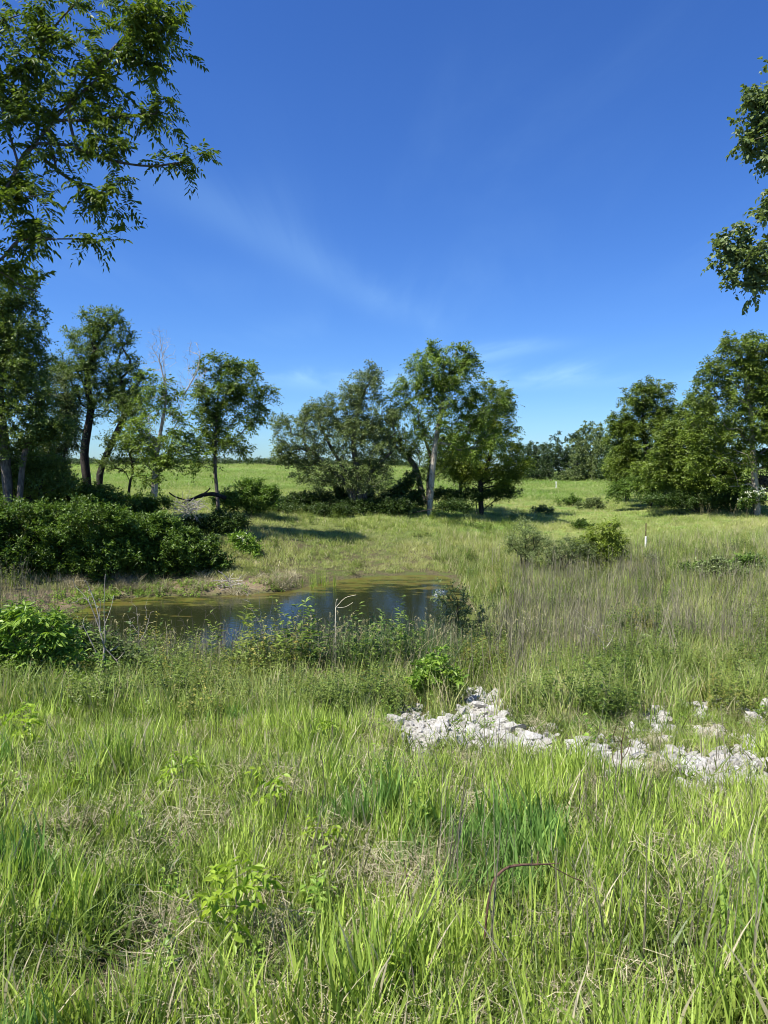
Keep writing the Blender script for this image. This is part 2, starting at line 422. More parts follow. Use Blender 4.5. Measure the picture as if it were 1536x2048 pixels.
wtr = N(t, 'ShaderNodeBsdfPrincipled')
wtr.inputs['Base Color'].default_value = (.016, .020, .008, 1); wtr.inputs['Roughness'].default_value = .09; wtr.inputs['IOR'].default_value = 1.33
ap = N(t, 'ShaderNodeBsdfPrincipled'); ap.inputs['Roughness'].default_value = .35
t.links.new(ac, ap.inputs['Base Color'])
bb = N(t, 'ShaderNodeBump'); bb.inputs['Strength'].default_value = .22; bb.inputs['Distance'].default_value = .02
t.links.new(noise(t, P, 6, 3), bb.inputs['Height']); t.links.new(bb.outputs[0], wtr.inputs['Normal'])
ms = N(t, 'ShaderNodeMixShader'); t.links.new(fa, ms.inputs[0]); t.links.new(wtr.outputs[0], ms.inputs[1]); t.links.new(ap.outputs[0], ms.inputs[2])
t.links.new(ms.outputs[0], N(t, 'ShaderNodeOutputMaterial').inputs[0])
tag(link('pond', pm, None, m), 'dark pond with yellow green algae floating near the far bank', kind='structure')

# ------------------------------------------------------------------ scattering stuff (geometry nodes)
def blades(n, rad, h, hv, w, lean, bend, segs=3, rng=R, power=.6, wtip=.08, curl=0):
    """a tuft of grass blades -> verts, quads, rnd, dry"""
    a = rng.uniform(0, 2*math.pi, n); r = rad*rng.random(n)**power
    bx, by = r*np.cos(a), r*np.sin(a)
    H = h*(1+hv*(rng.random(n)*2-1.2)); yaw = rng.uniform(0, 2*math.pi, n)
    ld = rng.uniform(0, 2*math.pi, n); ln = lean*np.abs(rng.normal(0, 1, n)); bd = bend*rng.random(n)
    wd = w*rng.uniform(.6, 1.3, n)
    V = []; K = segs+1
    for i in range(K):
        s = i/segs
        off = H*(ln*s + bd*s*s*1.0)
        z = H*(s - .35*bd*s**2.5 - .25*ln*s)
        x = bx+off*np.cos(ld); y = by+off*np.sin(ld)
        ww = wd*(1-(1-wtip)*s**1.6)*(.7+.6*min(s*3, 1)*(1-s))
        V.append(np.stack([x-ww*np.cos(yaw), y-ww*np.sin(yaw), z], -1))
        V.append(np.stack([x+ww*np.cos(yaw), y+ww*np.sin(yaw), z], -1))
    V = np.stack(V, 1)              # n, 2K, 3
    base = np.arange(n)[:, None]*2*K
    q = np.concatenate([base+np.array([[2*i, 2*i+1, 2*i+3, 2*i+2]]) for i in range(segs)], 1).reshape(-1, 4)
    rnd = np.repeat(rng.random(n), 2*K); dry = np.repeat(rng.random(n), 2*K)
    return V.reshape(-1, 3), q, rnd, dry
def join(parts):
    V, Q, a, d, o = [], [], [], [], 0
    for v, q, r_, dr in parts:
        V.append(v); Q.append(q+o); a.append(r_); d.append(dr); o += len(v)
    return np.concatenate(V), np.concatenate(Q), np.concatenate(a), np.concatenate(d)
def proto(coll, part, mat, name='tuft'):
    v, q, r_, dr = part
    me = mesh_np(name, v, q, 4, {'rnd': r_, 'dry': dr})
    me.materials.append(mat)
    o = bpy.data.objects.new(name, me); coll.objects.link(o)
def scatter(name, label, protos, pts, scl, mat, cat=None, tilt=.12):
    """one object: its vertices are the spots, geometry nodes put a tuft on each"""
    coll = bpy.data.collections.new(name+'_tufts')
    for k, pr in enumerate(protos): proto(coll, pr, mat if not isinstance(mat, list) else mat[k])
    n = len(pts)
    me = bpy.data.meshes.new(name)
    me.vertices.add(n); me.vertices.foreach_set('co', np.asarray(pts, np.float32).ravel())
    a = me.attributes.new('rot', 'FLOAT_VECTOR', 'POINT')
    rot = np.stack([R.normal(0, tilt, n), R.normal(0, tilt, n), R.uniform(0, 6.283, n)], -1)
    a.data.foreach_set('vector', rot.astype(np.float32).ravel())
    s = np.asarray(scl, np.float32)
    if s.ndim == 1: s = np.stack([s, s, s], -1)
    a = me.attributes.new('scl', 'FLOAT_VECTOR', 'POINT'); a.data.foreach_set('vector', s.ravel())
    a = me.attributes.new('pick', 'INT', 'POINT'); a.data.foreach_set('value', R.integers(0, len(protos), n).astype(np.int32))
    me.update()
    ob = link(name, me); me.materials.append(mat if not isinstance(mat, list) else mat[0])
    g = bpy.data.node_groups.new(name+'_nodes', 'GeometryNodeTree')
    g.interface.new_socket('Geometry', in_out='INPUT', socket_type='NodeSocketGeometry')
    g.interface.new_socket('Geometry', in_out='OUTPUT', socket_type='NodeSocketGeometry')
    gi = g.nodes.new('NodeGroupInput'); go = g.nodes.new('NodeGroupOutput')
    ci = g.nodes.new('GeometryNodeCollectionInfo'); ci.inputs['Collection'].default_value = coll
    ci.inputs['Separate Children'].default_value = True; ci.inputs['Reset Children'].default_value = True
    ip = g.nodes.new('GeometryNodeInstanceOnPoints'); ip.inputs['Pick Instance'].default_value = True
    def na_(nm, ty):
        q = g.nodes.new('GeometryNodeInputNamedAttribute'); q.data_type = ty; q.inputs['Name'].default_value = nm
        return [o_ for o_ in q.outputs if o_.enabled][0]
    g.links.new(gi.outputs[0], ip.inputs['Points']); g.links.new(ci.outputs[0], ip.inputs['Instance'])
    g.links.new(na_('pick', 'INT'), ip.inputs['Instance Index'])
    g.links.new(na_('rot', 'FLOAT_VECTOR'), ip.inputs['Rotation'])
    g.links.new(na_('scl', 'FLOAT_VECTOR'), ip.inputs['Scale'])
    g.links.new(ip.outputs[0], go.inputs[0])
    md = ob.modifiers.new('scatter', 'NODES'); md.node_group = g
    return tag(ob, label, kind='stuff')
def spots(bands, wmarg=2.0, half=.56):
    """(d0, d1, per m2) -> random ground points in the widened view wedge"""
    out = []
    for d0, d1, dens in bands:
        y = np.sqrt(R.uniform(d0*d0, d1*d1, int(dens*((half*(d1**2-d0**2))+2*wmarg*(d1-d0)))))
        x = R.uniform(-1, 1, len(y))*(half*y+wmarg)
        out.append(np.stack([x, y], -1))
    p = np.concatenate(out)
    return p[:, 0], p[:, 1], zf(p[:, 0], p[:, 1])
def pts(x, y, z, sink=.01): return np.stack([x, y, z-sink], -1)
def pyof(x, y, z):
    dz = z-EYE; yy = y*CP - dz*SP; zc = y*SP + dz*CP
    return 1024 - F*zc/np.maximum(yy, .3)

land = lambda z, m_=.03: z > WATER+m_
# bare patches where the thatch shows
def thatchy(x, y):
    """0..1, dry thatch patches as in the photo"""
    v = np.zeros_like(x)
    for px, py, rx, ry, a in [(200,1690,110,60,1),(330,1640,90,50,.8),(300,1940,110,70,1.1),(760,1770,110,50,1),(1420,1760,110,50,.9),(560,1600,80,40,.5),(760,1560,120,40,.5),
                              (1150,1960,60,70,.7),(1450,1960,60,60,.6),(1180,1650,50,30,.3),(560,1850,80,60,.5),(430,1500,70,40,.3),(950,1620,50,30,.3),(670,1700,60,50,.5)]:
        c_ = hit(px, py+10); e_ = hit(px+rx, py+10); f_ = hit(px, py+10+ry); g_ = hit(px, py+10-ry)
        v = np.maximum(v, a*np.exp(-((x-c_[0])/abs(e_[0]-c_[0]))**2 - ((y-c_[1])/(abs(f_[1]-g_[1])/2))**2))
    return v

# 1 foreground lush grass
x, y, z = spots([(1.0, 2.6, 210), (2.6, 5, 185), (5, 9, 130), (9, 13.5, 90)], wmarg=1.2)
rk = stones_density(x, y); th = thatchy(x, y)*(.65+.6*wav(x, y, .5, seed=17))
nz = wav(x, y, 1.1, seed=11); nz2 = wav(x, y, 3.5, seed=12)
cl_ = wav(x, y, .42, seed=13)
keep = (rk < R.random(len(x))*.8) & (th*.55 < R.random(len(x))+.12) & land(z) & (nz*.3+.7*cl_+.65 > R.random(len(x)))
right = np.clip((y-9.0)/2.5, 0, 1)
keep &= R.random(len(x)) > right*.55
x, y, z, nz, nz2, th, rk = [q[keep] for q in (x, y, z, nz, nz2, th, rk)]
px = pxof(x, y)
s = (0.82+.16*nz+.14*nz2)*(1-.3*np.clip((y-10)/3, 0, 1))*(1-.5*np.clip((px-720)/120, 0, 1)*np.clip((y-6.0)/1.2, 0, 1))*R.uniform(.75, 1.2, len(x))*(1-.35*np.clip(th, 0, 1))*(1-.35*rk)
pl = [blades(19, .11, .30, .5, .0076, .13, .28, 4) for _ in range(12)]
blue = (((x-at(960, 1700, 4.1)[0])/.5)**2+((y-4.1)/.6)**2 + .4*nz < 1.0) | (wav(x, y, 1.8, seed=15) > 1.25)
scatter('lush_grass', 'lush bright green grass filling the near slope', pl, pts(x, y, z)[~blue], s[~blue], M_['lush'])
pb = [blades(13, .1, .36, .3, .0105, .13, .25, 4) for _ in range(4)]
scatter('bluish_grass', 'broad bladed blue green grass clumps in the near slope', pb, pts(x, y, z)[blue], s[blue]*1.08, M_['blue'])
# short undergrowth filling the gaps in front
x, y, z = spots([(1.0, 5, 60), (5, 9, 40), (9, 16, 16)], wmarg=1.2)
k = land(z) & (stones_density(x, y) < .8*R.random(len(x)))
x, y, z = x[k], y[k], z[k]
pu = [blades(20, .15, .2, .5, .006, .5, .8, 3) for _ in range(4)]
scatter('undergrowth', 'low green undergrowth between the tall grass', pu, pts(x, y, z), R.uniform(.7, 1.3, len(x)), M_['weed'])
# 2 dry thatch
x, y, z = spots([(1.0, 5, 60), (5, 9, 45), (9, 14, 20)], wmarg=1.0)
th = thatchy(x, y)*(.7+.6*wav(x, y, .55, seed=18)); k = (th > R.random(len(x))*.9+.12) | (R.random(len(x)) < .22); k &= land(z) & (stones_density(x, y) < .3)
x, y, z, th = x[k], y[k], z[k], th[k]
def litter(n, rad, L, w, hmax):
    a = R.uniform(0, 6.28, n); r = rad*R.random(n)**.6; th_ = R.uniform(0, 6.28, n); el = R.normal(.12, .28, n); l_ = L*R.uniform(.4, 1.3, n)
    c_ = np.stack([r*np.cos(a), r*np.sin(a), hmax*R.random(n)**1.5+.01], -1)
    d_ = np.stack([np.cos(th_)*np.cos(el), np.sin(th_)*np.cos(el), np.sin(el)], -1); s_ = np.cross(d_, unit(np.array([0, 0, 1.])+R.normal(0, .5, (n, 3))))*w
    k_ = R.normal(0, .12, (n, 3))*l_[:, None]; e_ = d_*l_[:, None]/2
    v = np.stack([c_-e_-s_, c_-e_+s_, c_+k_+s_, c_+k_-s_, c_+e_+s_*.5, c_+e_-s_*.5], 1)
    v[..., 2] = np.maximum(v[..., 2], .005)
    q = (np.arange(n)[:, None, None]*6+np.array([[0, 1, 2, 3], [3, 2, 4, 5]])[None]).reshape(-1, 4)
    return v.reshape(-1, 3), q, np.repeat(R.random(n), 6), np.repeat(R.random(n), 6)
pt = [join([litter(120, .2, .2, .0017, .15), blades(5, .1, .34, .4, .003, .3, .4, 4)]) for _ in range(5)]
scatter('dry_thatch', 'matted dry straw coloured thatch lying among the grass', pt, pts(x, y, z, -.01), R.uniform(.7, 1.2, len(x))*(.8+.3*th), M_['thatch'], tilt=.25)

# 3 mid weeds behind the stones and along the near shore
def weedplant(n, h, lf, lw, rng=R, per=9, spread=.12):
    """upright stems with small leaves"""
    parts = []
    for i in range(n):
        bx, by = rng.normal(0, spread, 2); H = h*rng.uniform(.6, 1.15); dx, dy = rng.normal(0, .12, 2)
        k_ = per
        s_ = rng.uniform(.15, 1, k_); a = rng.uniform(0, 6.28, k_); up = rng.uniform(.1, .9, k_)
        c_ = np.stack([bx+dx*H*s_, by+dy*H*s_, H*s_], -1)
        d_ = np.stack([np.cos(a), np.sin(a), up], -1); d_ /= np.linalg.norm(d_, axis=1)[:, None]
        sd_ = np.cross(d_, [0, 0, 1.]); sd_ /= np.linalg.norm(sd_, axis=1)[:, None]
        L = (lf*rng.uniform(.6, 1.2, k_)*(1.1-.5*s_))[:, None]; Wd = lw*L/lf
        v = np.stack([c_, c_+d_*L*.45+sd_*Wd, c_+d_*L+np.array([0, 0, -.25])*L, c_+d_*L*.45-sd_*Wd], 1).reshape(-1, 3)
        q = np.arange(k_*4).reshape(-1, 4)
        parts.append((v, q, np.repeat(rng.random(k_), 4), np.repeat(rng.random(k_), 4)))
        sv, sq, sr, sdv = blades(1, 0, H, 0, .0028, 0, 0, 1)
        sv[:, 0] += bx+dx*sv[:, 2]; sv[:, 1] += by+dy*sv[:, 2]
        parts.append((sv, sq, sr, sdv))
    return join(parts)
plw = [weedplant(4, .3, .06, .016, per=9, spread=.05) for _ in range(5)]
x, y, z = spots([(2, 5, 2.2), (5, 10, 1.6)], wmarg=.5)
k = wav(x, y, 1.6, seed=19) > -.1; x, y, z = x[k], y[k], z[k]
scatter('low_weeds', 'small leafy weeds scattered through the near grass', plw, pts(x, y, z), R.uniform(.6, 1.3, len(x)), M_['elder'])
pw = [join([weedplant(11, .6, .085, .018, per=18, spread=.14), blades(12, .15, .45, .4, .0045, .15, .4, 3)]) for _ in range(6)]
x, y, z = spots([(8.5, 12, 16), (12, 17, 18), (17, 34, 3.2)], wmarg=2)
px = pxof(x, y); k = land(z) & ((y < 12.3) | (y > 17) | (px > 900) | (px < 130) | (wav(x, y, 1.5, seed=29)+.6*wav(x, y, .7, seed=30) > .55))
k &= (stones_density(x, y) < .5*R.random(len(x))) | (R.random(len(x)) < .06)
k &= (y < 17) | (px > 900) | (px < 120)
k &= (y > 11) | (wav(x, y, 2, seed=20) > -.2)
x, y, z = x[k], y[k], z[k]
hh = np.where((y > 11.8) & (y < 17) & (pxof(x, y) < 900), 1.42+.5*wav(x, y, 2.7, seed=28), .9)*(1+.3*wav(x, y, 1.9, seed=26))
scatter('shore_weeds', 'tangled green weeds along the near shore of the pond', pw, pts(x, y, z), R.uniform(.6, 1.2, len(x))*hh, M_['weed'])
k = wav(x, y, 2.2, seed=21)+.5*wav(x, y, .9, seed=22) > .75
pg = [weedplant(8, .55, .06, .013, per=20, spread=.1) for _ in range(4)]
scatter('yellowing_weeds', 'yellowing leafy weeds mixed in along the near shore', pg, pts(x, y, z)[k]+R.normal(0, .05, (k.sum(), 3))*[1, 1, 0], R.uniform(.7, 1.3, k.sum())*hh[k], M_['gold'])
# mid grass
x, y, z = spots([(8.5, 12, 22), (12, 20, 16), (20, 38, 9)], wmarg=2.5)
px = pxof(x, y); k = land(z, .05) & (stones_density(x, y) < .6*R.random(len(x)))
k &= (y < 18) | (px > 870) | (px < 0)
x, y, z = x[k], y[k], z[k]
pmid = [blades(28, .2, .5, .4, .0072, .15, .4, 3) for _ in range(5)]
scatter('tall_meadow_grass', 'tall mixed meadow grass on the right side of the hollow', pmid, pts(x, y, z), R.uniform(.6, 1.15, len(x)), M_['mead'])
# reed grass on near shore
x, y, z = spots([(11.5, 17.0, 46)], wmarg=1)
px = pxof(x, y); k = (z < WATER+.75) & (z > WATER-.22-.2*wav(x, y, 2.5, seed=25)) & (px < 960) & (px > 120) & ((wav(x, y, 1.3, seed=24) > np.where(px < 540, -.05, -.2)))
x, y, z = x[k], y[k], z[k]
pr = [blades(24, .16, .8, .35, .0055, .18, .6, 4) for _ in range(4)]
dense = np.exp(-((pxof(x, y)-740)/150)**2)
scatter('reed_grass', 'dark green reed grass standing at the edge of the water', pr, pts(x, y, z), R.uniform(.6, 1.15, len(x))*(.85+.45*dense), M_['reed'])
# seed-head grasses
def seedgrass(n, rng=R):
    parts = []
    for i in range(n):
        v, q, r_, d_ = blades(1, .15, 1.0, .25, .0022, .14, .25, 5, wtip=.6)
        parts.append((v, q, r_, d_))
        top = v[-1]; dr = v[-1]-v[-5]; dr = dr/np.linalg.norm(dr)
        k_ = 26; s_ = np.linspace(-.02, .17, k_); a = rng.uniform(0, 6.28, k_)
        hang = np.array([dr[0], dr[1], 0])*.8
        c_ = top+dr*s_[:, None]*.8+hang*(np.clip(s_, 0, 1)[:, None]**1.5)*2+np.array([0, 0, -1])*np.clip(s_, 0, 1)[:, None]**2*2
        off = np.stack([np.cos(a), np.sin(a), np.full(k_, .5)], -1)*(.022*np.sin(np.linspace(.3, 3.0, k_)))[:, None]
        w_ = np.cross(off, [0, 0, 1.])*.25
        vv = np.stack([c_, c_+off*.5+w_, c_+off, c_+off*.5-w_], 1).reshape(-1, 3)
        parts.append((vv, np.arange(k_*4).reshape(-1, 4), np.repeat(rng.random(k_), 4), np.repeat(rng.random(k_), 4)))
    return join(parts)
ps = [seedgrass(5) for _ in range(4)]
L_ = [(px_, R.uniform(13, 15)) for px_ in np.concatenate([R.normal(620, 60, 60), R.normal(790, 90, 50), R.uniform(950, 1150, 14), R.normal(710, 20, 12), R.uniform(200, 560, 16)])]
x = np.array([(a_-768)/F*b_ for a_, b_ in L_]); y = np.array([b_ for a_, b_ in L_]); z = zf(x, y)
x2, y2, z2 = spots([(38, 50, .8)], wmarg=0)
k = (pxof(x2, y2) > 1380)
x = np.concatenate([x, x2[k]]); y = np.concatenate([y, y2[k]]); z = np.concatenate([z, z2[k]])
scatter('seeding_grass', 'tall arching grass with pale seed heads by the water', ps, pts(x, y, z), R.uniform(.8, 1.15, len(x)), M_['seed'])
# dead stems
def deadstem(n, h, rad, rng=R, w=.004):
    parts = []
    for i in range(n):
        H = h*rng.uniform(.55, 1.1); bx, by = rng.normal(0, rad, 2); dx, dy = rng.normal(0, .07, 2)
        v, q, r_, d_ = blades(2, 0, H, 0, w*rng.uniform(.7, 1.2), 0, 0, 3, wtip=.4)
        v[:, 0] += bx+dx*v[:, 2]+.015*np.sin(v[:, 2]*9); v[:, 1] += by+dy*v[:, 2]
        parts.append((v, q, np.full(len(v), rng.random()), d_))
        for j in range(rng.integers(3, 8)):
            s_ = rng.uniform(.5, 1)*H; a = rng.uniform(0, 6.28); l_ = rng.uniform(.04, .16)*h
            p0 = np.array([bx+dx*s_, by+dy*s_, s_]); p1 = p0+np.array([math.cos(a)*.5, math.sin(a)*.5, .9])*l_
            ww = np.array([-math.sin(a), math.cos(a), 0])*w*.45
            vv = np.array([p0-ww, p0+ww, p1+ww*.5, p1-ww*.5])
            parts.append((vv, np.array([[0, 1, 2, 3]]), np.full(4, rng.random()), np.zeros(4)))
    return join(parts)
pd = [deadstem(9, 1.05, .24, w=.0055) for _ in range(5)]
x, y, z = spots([(14, 20, 6.5), (20, 33, 5.5)], wmarg=3)
px = pxof(x, y); py = pyof(x, y, z)
w_ = np.clip((px-960)/120, 0, 1)*np.clip((z-WATER)/.1, 0, 1)
w_ = w_*np.where(px > 1330, .5, 1.0)*np.clip((34-y)/8, 0, 1)
w_ = np.maximum(w_, np.where((px < 140) & (y > 16) & (y < 24), .9, 0))
k = (w_*(.75+.35*wav(x, y, 3, seed=31)) > R.random(len(x))) & land(z)
x, y, z = x[k], y[k], z[k]
x3, y3, z3 = spots([(11.5, 16.4, 9)], wmarg=1)
k3 = land(z3, -.2) & (wav(x3, y3, 2.1, seed=33) > .1)
x4, y4, z4 = spots([(1.6, 6.5, 1.7)], wmarg=.3)
k4 = (pxof(x4, y4) > 620)
yn = None
x = np.concatenate([x, x3[k3], x4[k4]]); y = np.concatenate([y, y3[k3], y4[k4]]); z = np.concatenate([z, z3[k3], z4[k4]])
ssc = R.uniform(.65, 1.1, len(x)); ssc[y < 8] *= .62
scatter('dead_weed_stems', 'thin grey brown dead weed stems standing in the meadow', pd, pts(x, y, z), ssc, M_['stem'])

# 4 far bank and the field
x, y, z = spots([(23.5, 32, 17), (32, 45, 14), (45, 65, 6)], wmarg=4)
k = land(z, .06); x, y, z = x[k], y[k], z[k]
pfb = [blades(44, .27, .2, .5, .006, .3, .6, 2) for _ in range(6)]
s = R.uniform(.7, 1.25, len(x))*(1+.25*wav(x, y, 5, seed=41)); s *= np.where(z < WATER+.5, .75, 1)
shade = wav(x, y, 6, seed=42) > .95
scatter('bank_grass', 'short yellow green grass on the bank across the pond', pfb, pts(x, y, z), s, M_['bankg'])
x, y, z = spots([(25, 32, 1.6), (36, 45, 2.0)], wmarg=3)
k = land(z, .05) & ((wav(x, y, 3.2, seed=43) > .35) | (y > 38)) ; k &= (pxof(x, y) < 1050)
x, y, z = x[k], y[k], z[k]
scatter('bank_weeds', 'darker green weeds in patches on the far bank', pw, pts(x, y, z), R.uniform(.5, 1.0, len(x)), M_['weed'])
x, y, z = spots([(60, 90, 1.5), (90, 140, .55), (140, 235, .14)], wmarg=6)
pff = [blades(60, .9, .3, .5, .02, .3, .6, 1) for _ in range(4)]
sc_ = np.where(y < 90, 1, np.where(y < 140, 1.5, 2.4))
scatter('field_grass', 'open green pasture grass beyond the trees', pff, pts(x, y, z), np.stack([sc_, sc_, np.sqrt(sc_)*.85], -1)*R.uniform(.8, 1.2, (len(x), 1)), M_['field'])

# ------------------------------------------------------------------ trees
def resample(pl, step):
    pl = np.asarray(pl, float); o = [pl[0]]
    for a, b in zip(pl[:-1], pl[1:]):
        n = max(1, int(np.linalg.norm(b-a)/step))
        for i in range(1, n+1): o.append(a+(b-a)*i/n)
    return o
def smoothline(pts_, n=4):
    """catmull-rom through points"""
    p = [np.asarray(q, float) for q in pts_]
    p = [2*p[0]-p[1]]+p+[2*p[-1]-p[-2]]; o = []
    for i in range(1, len(p)-2):
        for j in range(n):
            t_ = j/n
            o.append(.5*((2*p[i])+(-p[i-1]+p[i+1])*t_+(2*p[i-1]-5*p[i]+4*p[i+1]-p[i+2])*t_**2+(-p[i-1]+3*p[i]-3*p[i+1]+p[i+2])*t_**3))
    o.append(p[-2]); return o
class Tree:
    def __init__(s, rng): s.p = []; s.par = []; s.len = []; s.w = []; s.rng = rng; s.tips = []
    def add(s, p, par):
        s.p.append(np.asarray(p, float)); s.par.append(par)
        s.len.append(0 if par < 0 else s.len[par]+np.linalg.norm(s.p[-1]-s.p[par])); return len(s.p)-1
    def limb(s, pl, par=-1, step=.25):
        for k_, q in enumerate(resample(pl, step)):
            if k_ == 0 and par >= 0: continue
            par = s.add(q, par)
        return par
    def nearest(s, q):
        A = np.array(s.p); return int(np.argmin(((A-q)**2).sum(1)))
    def grow(s, att, k=.45, step=.3, minz=-1e9, jit=.06, low=0):
        A0 = np.array(s.p)
        d0 = np.array([((A0-a)**2).sum(1).min() for a in att])
        for i in np.argsort(d0):
            a = att[i]; A = np.array(s.p); ln = np.array(s.len)
            d = a-A; dist = np.linalg.norm(d, axis=1)
            cost = dist*(1+.8*np.clip(-d[:, 2]/(dist+1e-6), 0, 1)) + k*ln + (A[:, 2] < minz)*50
            j = int(np.argmin(cost)); pj = s.par[j]
            D = dist[j]
            if D < .05: continue
            dir0 = (A[j]-A[pj]) if pj >= 0 else np.array([0, 0, 1.]); dir0 = dir0/(np.linalg.norm(dir0)+1e-9)
            c = A[j]+(dir0*.5+np.array([0, 0, .25]))*D*.5+ d[j]*.12
            n = max(1, int(D/step)); par = j
            for q in range(1, n+1):
                t_ = q/n
                b_ = (1-t_)**2*A[j]+2*t_*(1-t_)*c+t_*t_*a
                if q < n: b_ = b_+s.rng.normal(0, jit*step, 3)
                par = s.add(b_, par)
            s.tips.append(par)
    def radii(s, r0, rt=.006, ex=2.2):
        n = len(s.p); acc = np.zeros(n); nch = np.zeros(n, int)
        for i in range(n-1, -1, -1):
            if acc[i] == 0: acc[i] = 1
            if s.par[i] >= 0: acc[s.par[i]] += acc[i]; nch[s.par[i]] += 1
        r = acc**(1/ex)
        # add slow taper with length
        r = rt + (r0-rt)*(r-1)/(max(r.max()-1, 1e-6))
        return r
    def chains(s):
        n = len(s.p); ch = [[] for _ in range(n)]
        for i, q in enumerate(s.par):
            if q >= 0: ch[q].append(i)
        return ch
    def mesh(s, name, r, org, sides=6, minr=0):
        ch = s.chains(); V = []; Q = []; off = 0
        depth = np.zeros(len(s.p))
        for i in range(len(s.p)-1, -1, -1):
            if ch[i]: depth[i] = 1+max(depth[c_] for c_ in ch[i])
        starts = [(-1, i) for i, q in enumerate(s.par) if q < 0]
        while starts:
            pa, i = starts.pop()
            path = [i] if pa < 0 else [pa, i]
            rr = [r[i]] if pa < 0 else [min(r[i]*1.05, r[pa]), r[i]]
            while ch[i]:
                cs = sorted(ch[i], key=lambda c_: -(r[c_]*100+depth[c_]))
                for o_ in cs[1:]: starts.append((i, o_))
                i = cs[0]; path.append(i); rr.append(r[i])
            if len(path) < 2 or rr[0] < minr: continue
            P_ = np.array([s.p[q] for q in path]); rr = np.array(rr)
            T_ = np.gradient(P_, axis=0); T_ /= np.linalg.norm(T_, axis=1)[:, None]+1e-9
            ref = np.array([.31, .95, .05]) if abs(T_[0] @ np.array([0, 0, 1.])) > .6 else np.array([0, 0, 1.])
            U = np.cross(T_, ref); U /= np.linalg.norm(U, axis=1)[:, None]+1e-9
            Wv = np.cross(T_, U)
            k_ = sides if rr[0] > .03 else (4 if rr[0] > .012 else 3)
            an = np.arange(k_)*2*math.pi/k_
            ring = P_[:, None]+rr[:, None, None]*(U[:, None]*np.cos(an)[None, :, None]+Wv[:, None]*np.sin(an)[None, :, None])
            if rr[0] > .05: ring += s.rng.normal(0, 1, ring.shape)*rr[:, None, None]*.05
            V.append(ring.reshape(-1, 3))
            m_ = len(path); a = np.arange(m_-1)[:, None]*k_; b_ = np.arange(k_)[None]
            q = np.stack([a+b_, a+(b_+1) % k_, a+k_+(b_+1) % k_, a+k_+b_], -1).reshape(-1, 4)+off
            Q.append(q); off += m_*k_
        V = np.concatenate(V)-np.asarray(org); Q = np.concatenate(Q)
        return mesh_np(name, V, Q, 4, smooth=True)
def leafmesh(name, pos, dirs, org, nax, alen, nlf, ll, lw, droop=.35, rng=R, pinn=True, up=.25, spread=1.0, minz=None, fine=False):
    """sprays of leaves: nax axes radiate at every tip, nlf leaflets on every axis"""
    n = len(pos)
    P0 = np.repeat(pos, nax, 0); D0 = np.repeat(dirs, nax, 0); cr = np.repeat(rng.random(n), nax*nlf)
    ax = unit(D0*.55+rng.normal(0, spread*.62, P0.shape)+np.array([0, 0, up]))
    L = alen*rng.uniform(.6, 1.25, len(P0))
    s_ = (np.arange(nlf)+.8)/nlf
    s2 = s_[None]*np.ones((len(P0), 1))
    C = P0[:, None]+ax[:, None]*(L[:, None]*s2)[..., None]
    C[..., 2] -= droop*L[:, None]*s2**2*.9
    T_ = unit(np.stack([ax[:, None, 0]+0*s2, ax[:, None, 1]+0*s2, ax[:, None, 2]-1.8*droop*s2], -1))
    ref = unit(np.array([0, 0, 1.])+rng.normal(0, .35, P0.shape))
    S_ = unit(np.cross(T_, ref[:, None]))
    sg = np.where(np.arange(nlf) % 2 == 0, 1., -1.)[None, :, None]
    if pinn:
        last = (np.arange(nlf) == nlf-1)[None, :, None]
        d_ = unit(np.where(last, T_, T_*.45+S_*sg+np.array([0, 0, -droop*.7])))
    else:
        d_ = unit(T_*.5+S_*sg*.7+rng.normal(0, .45, T_.shape)+np.array([0, 0, -droop*.5]))
    C = C.reshape(-1, 3); d_ = d_.reshape(-1, 3)
    nrm = unit(np.cross(d_, rng.normal(0, 1, d_.shape))*.55+np.array([-.15, 0, .8]))
    sd_ = unit(np.cross(d_, nrm)); nr = np.cross(sd_, d_)
    ln = (ll*rng.uniform(.7, 1.2, len(C)))[:, None]; wd = ln*lw/ll
    if fine:
        v = np.stack([C, C+d_*ln*.3+sd_*wd*.9+nr*wd*.25, C+d_*ln*.65+sd_*wd*.75+nr*wd*.2-np.array([0, 0, 1])*ln*.05, C+d_*ln-np.array([0, 0, 1])*ln*.18,
                      C+d_*ln*.65-sd_*wd*.75+nr*wd*.2-np.array([0, 0, 1])*ln*.05, C+d_*ln*.3-sd_*wd*.9+nr*wd*.25], 1)
        K = 6; q0 = np.array([[0, 1, 2, 3], [0, 3, 4, 5]])
    else:
        v = np.stack([C, C+d_*ln*.45+sd_*wd+nr*wd*.25, C+d_*ln, C+d_*ln*.45-sd_*wd+nr*wd*.25], 1)
        K = 4; q0 = np.array([[0, 1, 2, 3]])
    rr = np.clip(.35*cr+.65*rng.random(len(C)), 0, 1)
    if minz is not None:
        g = zf(C[:, 0], C[:, 1])+minz; ok = C[:, 2] > g
        v = v[ok]; rr = rr[ok]
    m_ = len(v)
    Q = (np.arange(m_)[:, None, None]*K+q0[None]).reshape(-1, 4)
    return mesh_np(name, v.reshape(-1, 3)-np.asarray(org), Q, 4, {'rnd': np.repeat(rr, K)})
TRIS = 0
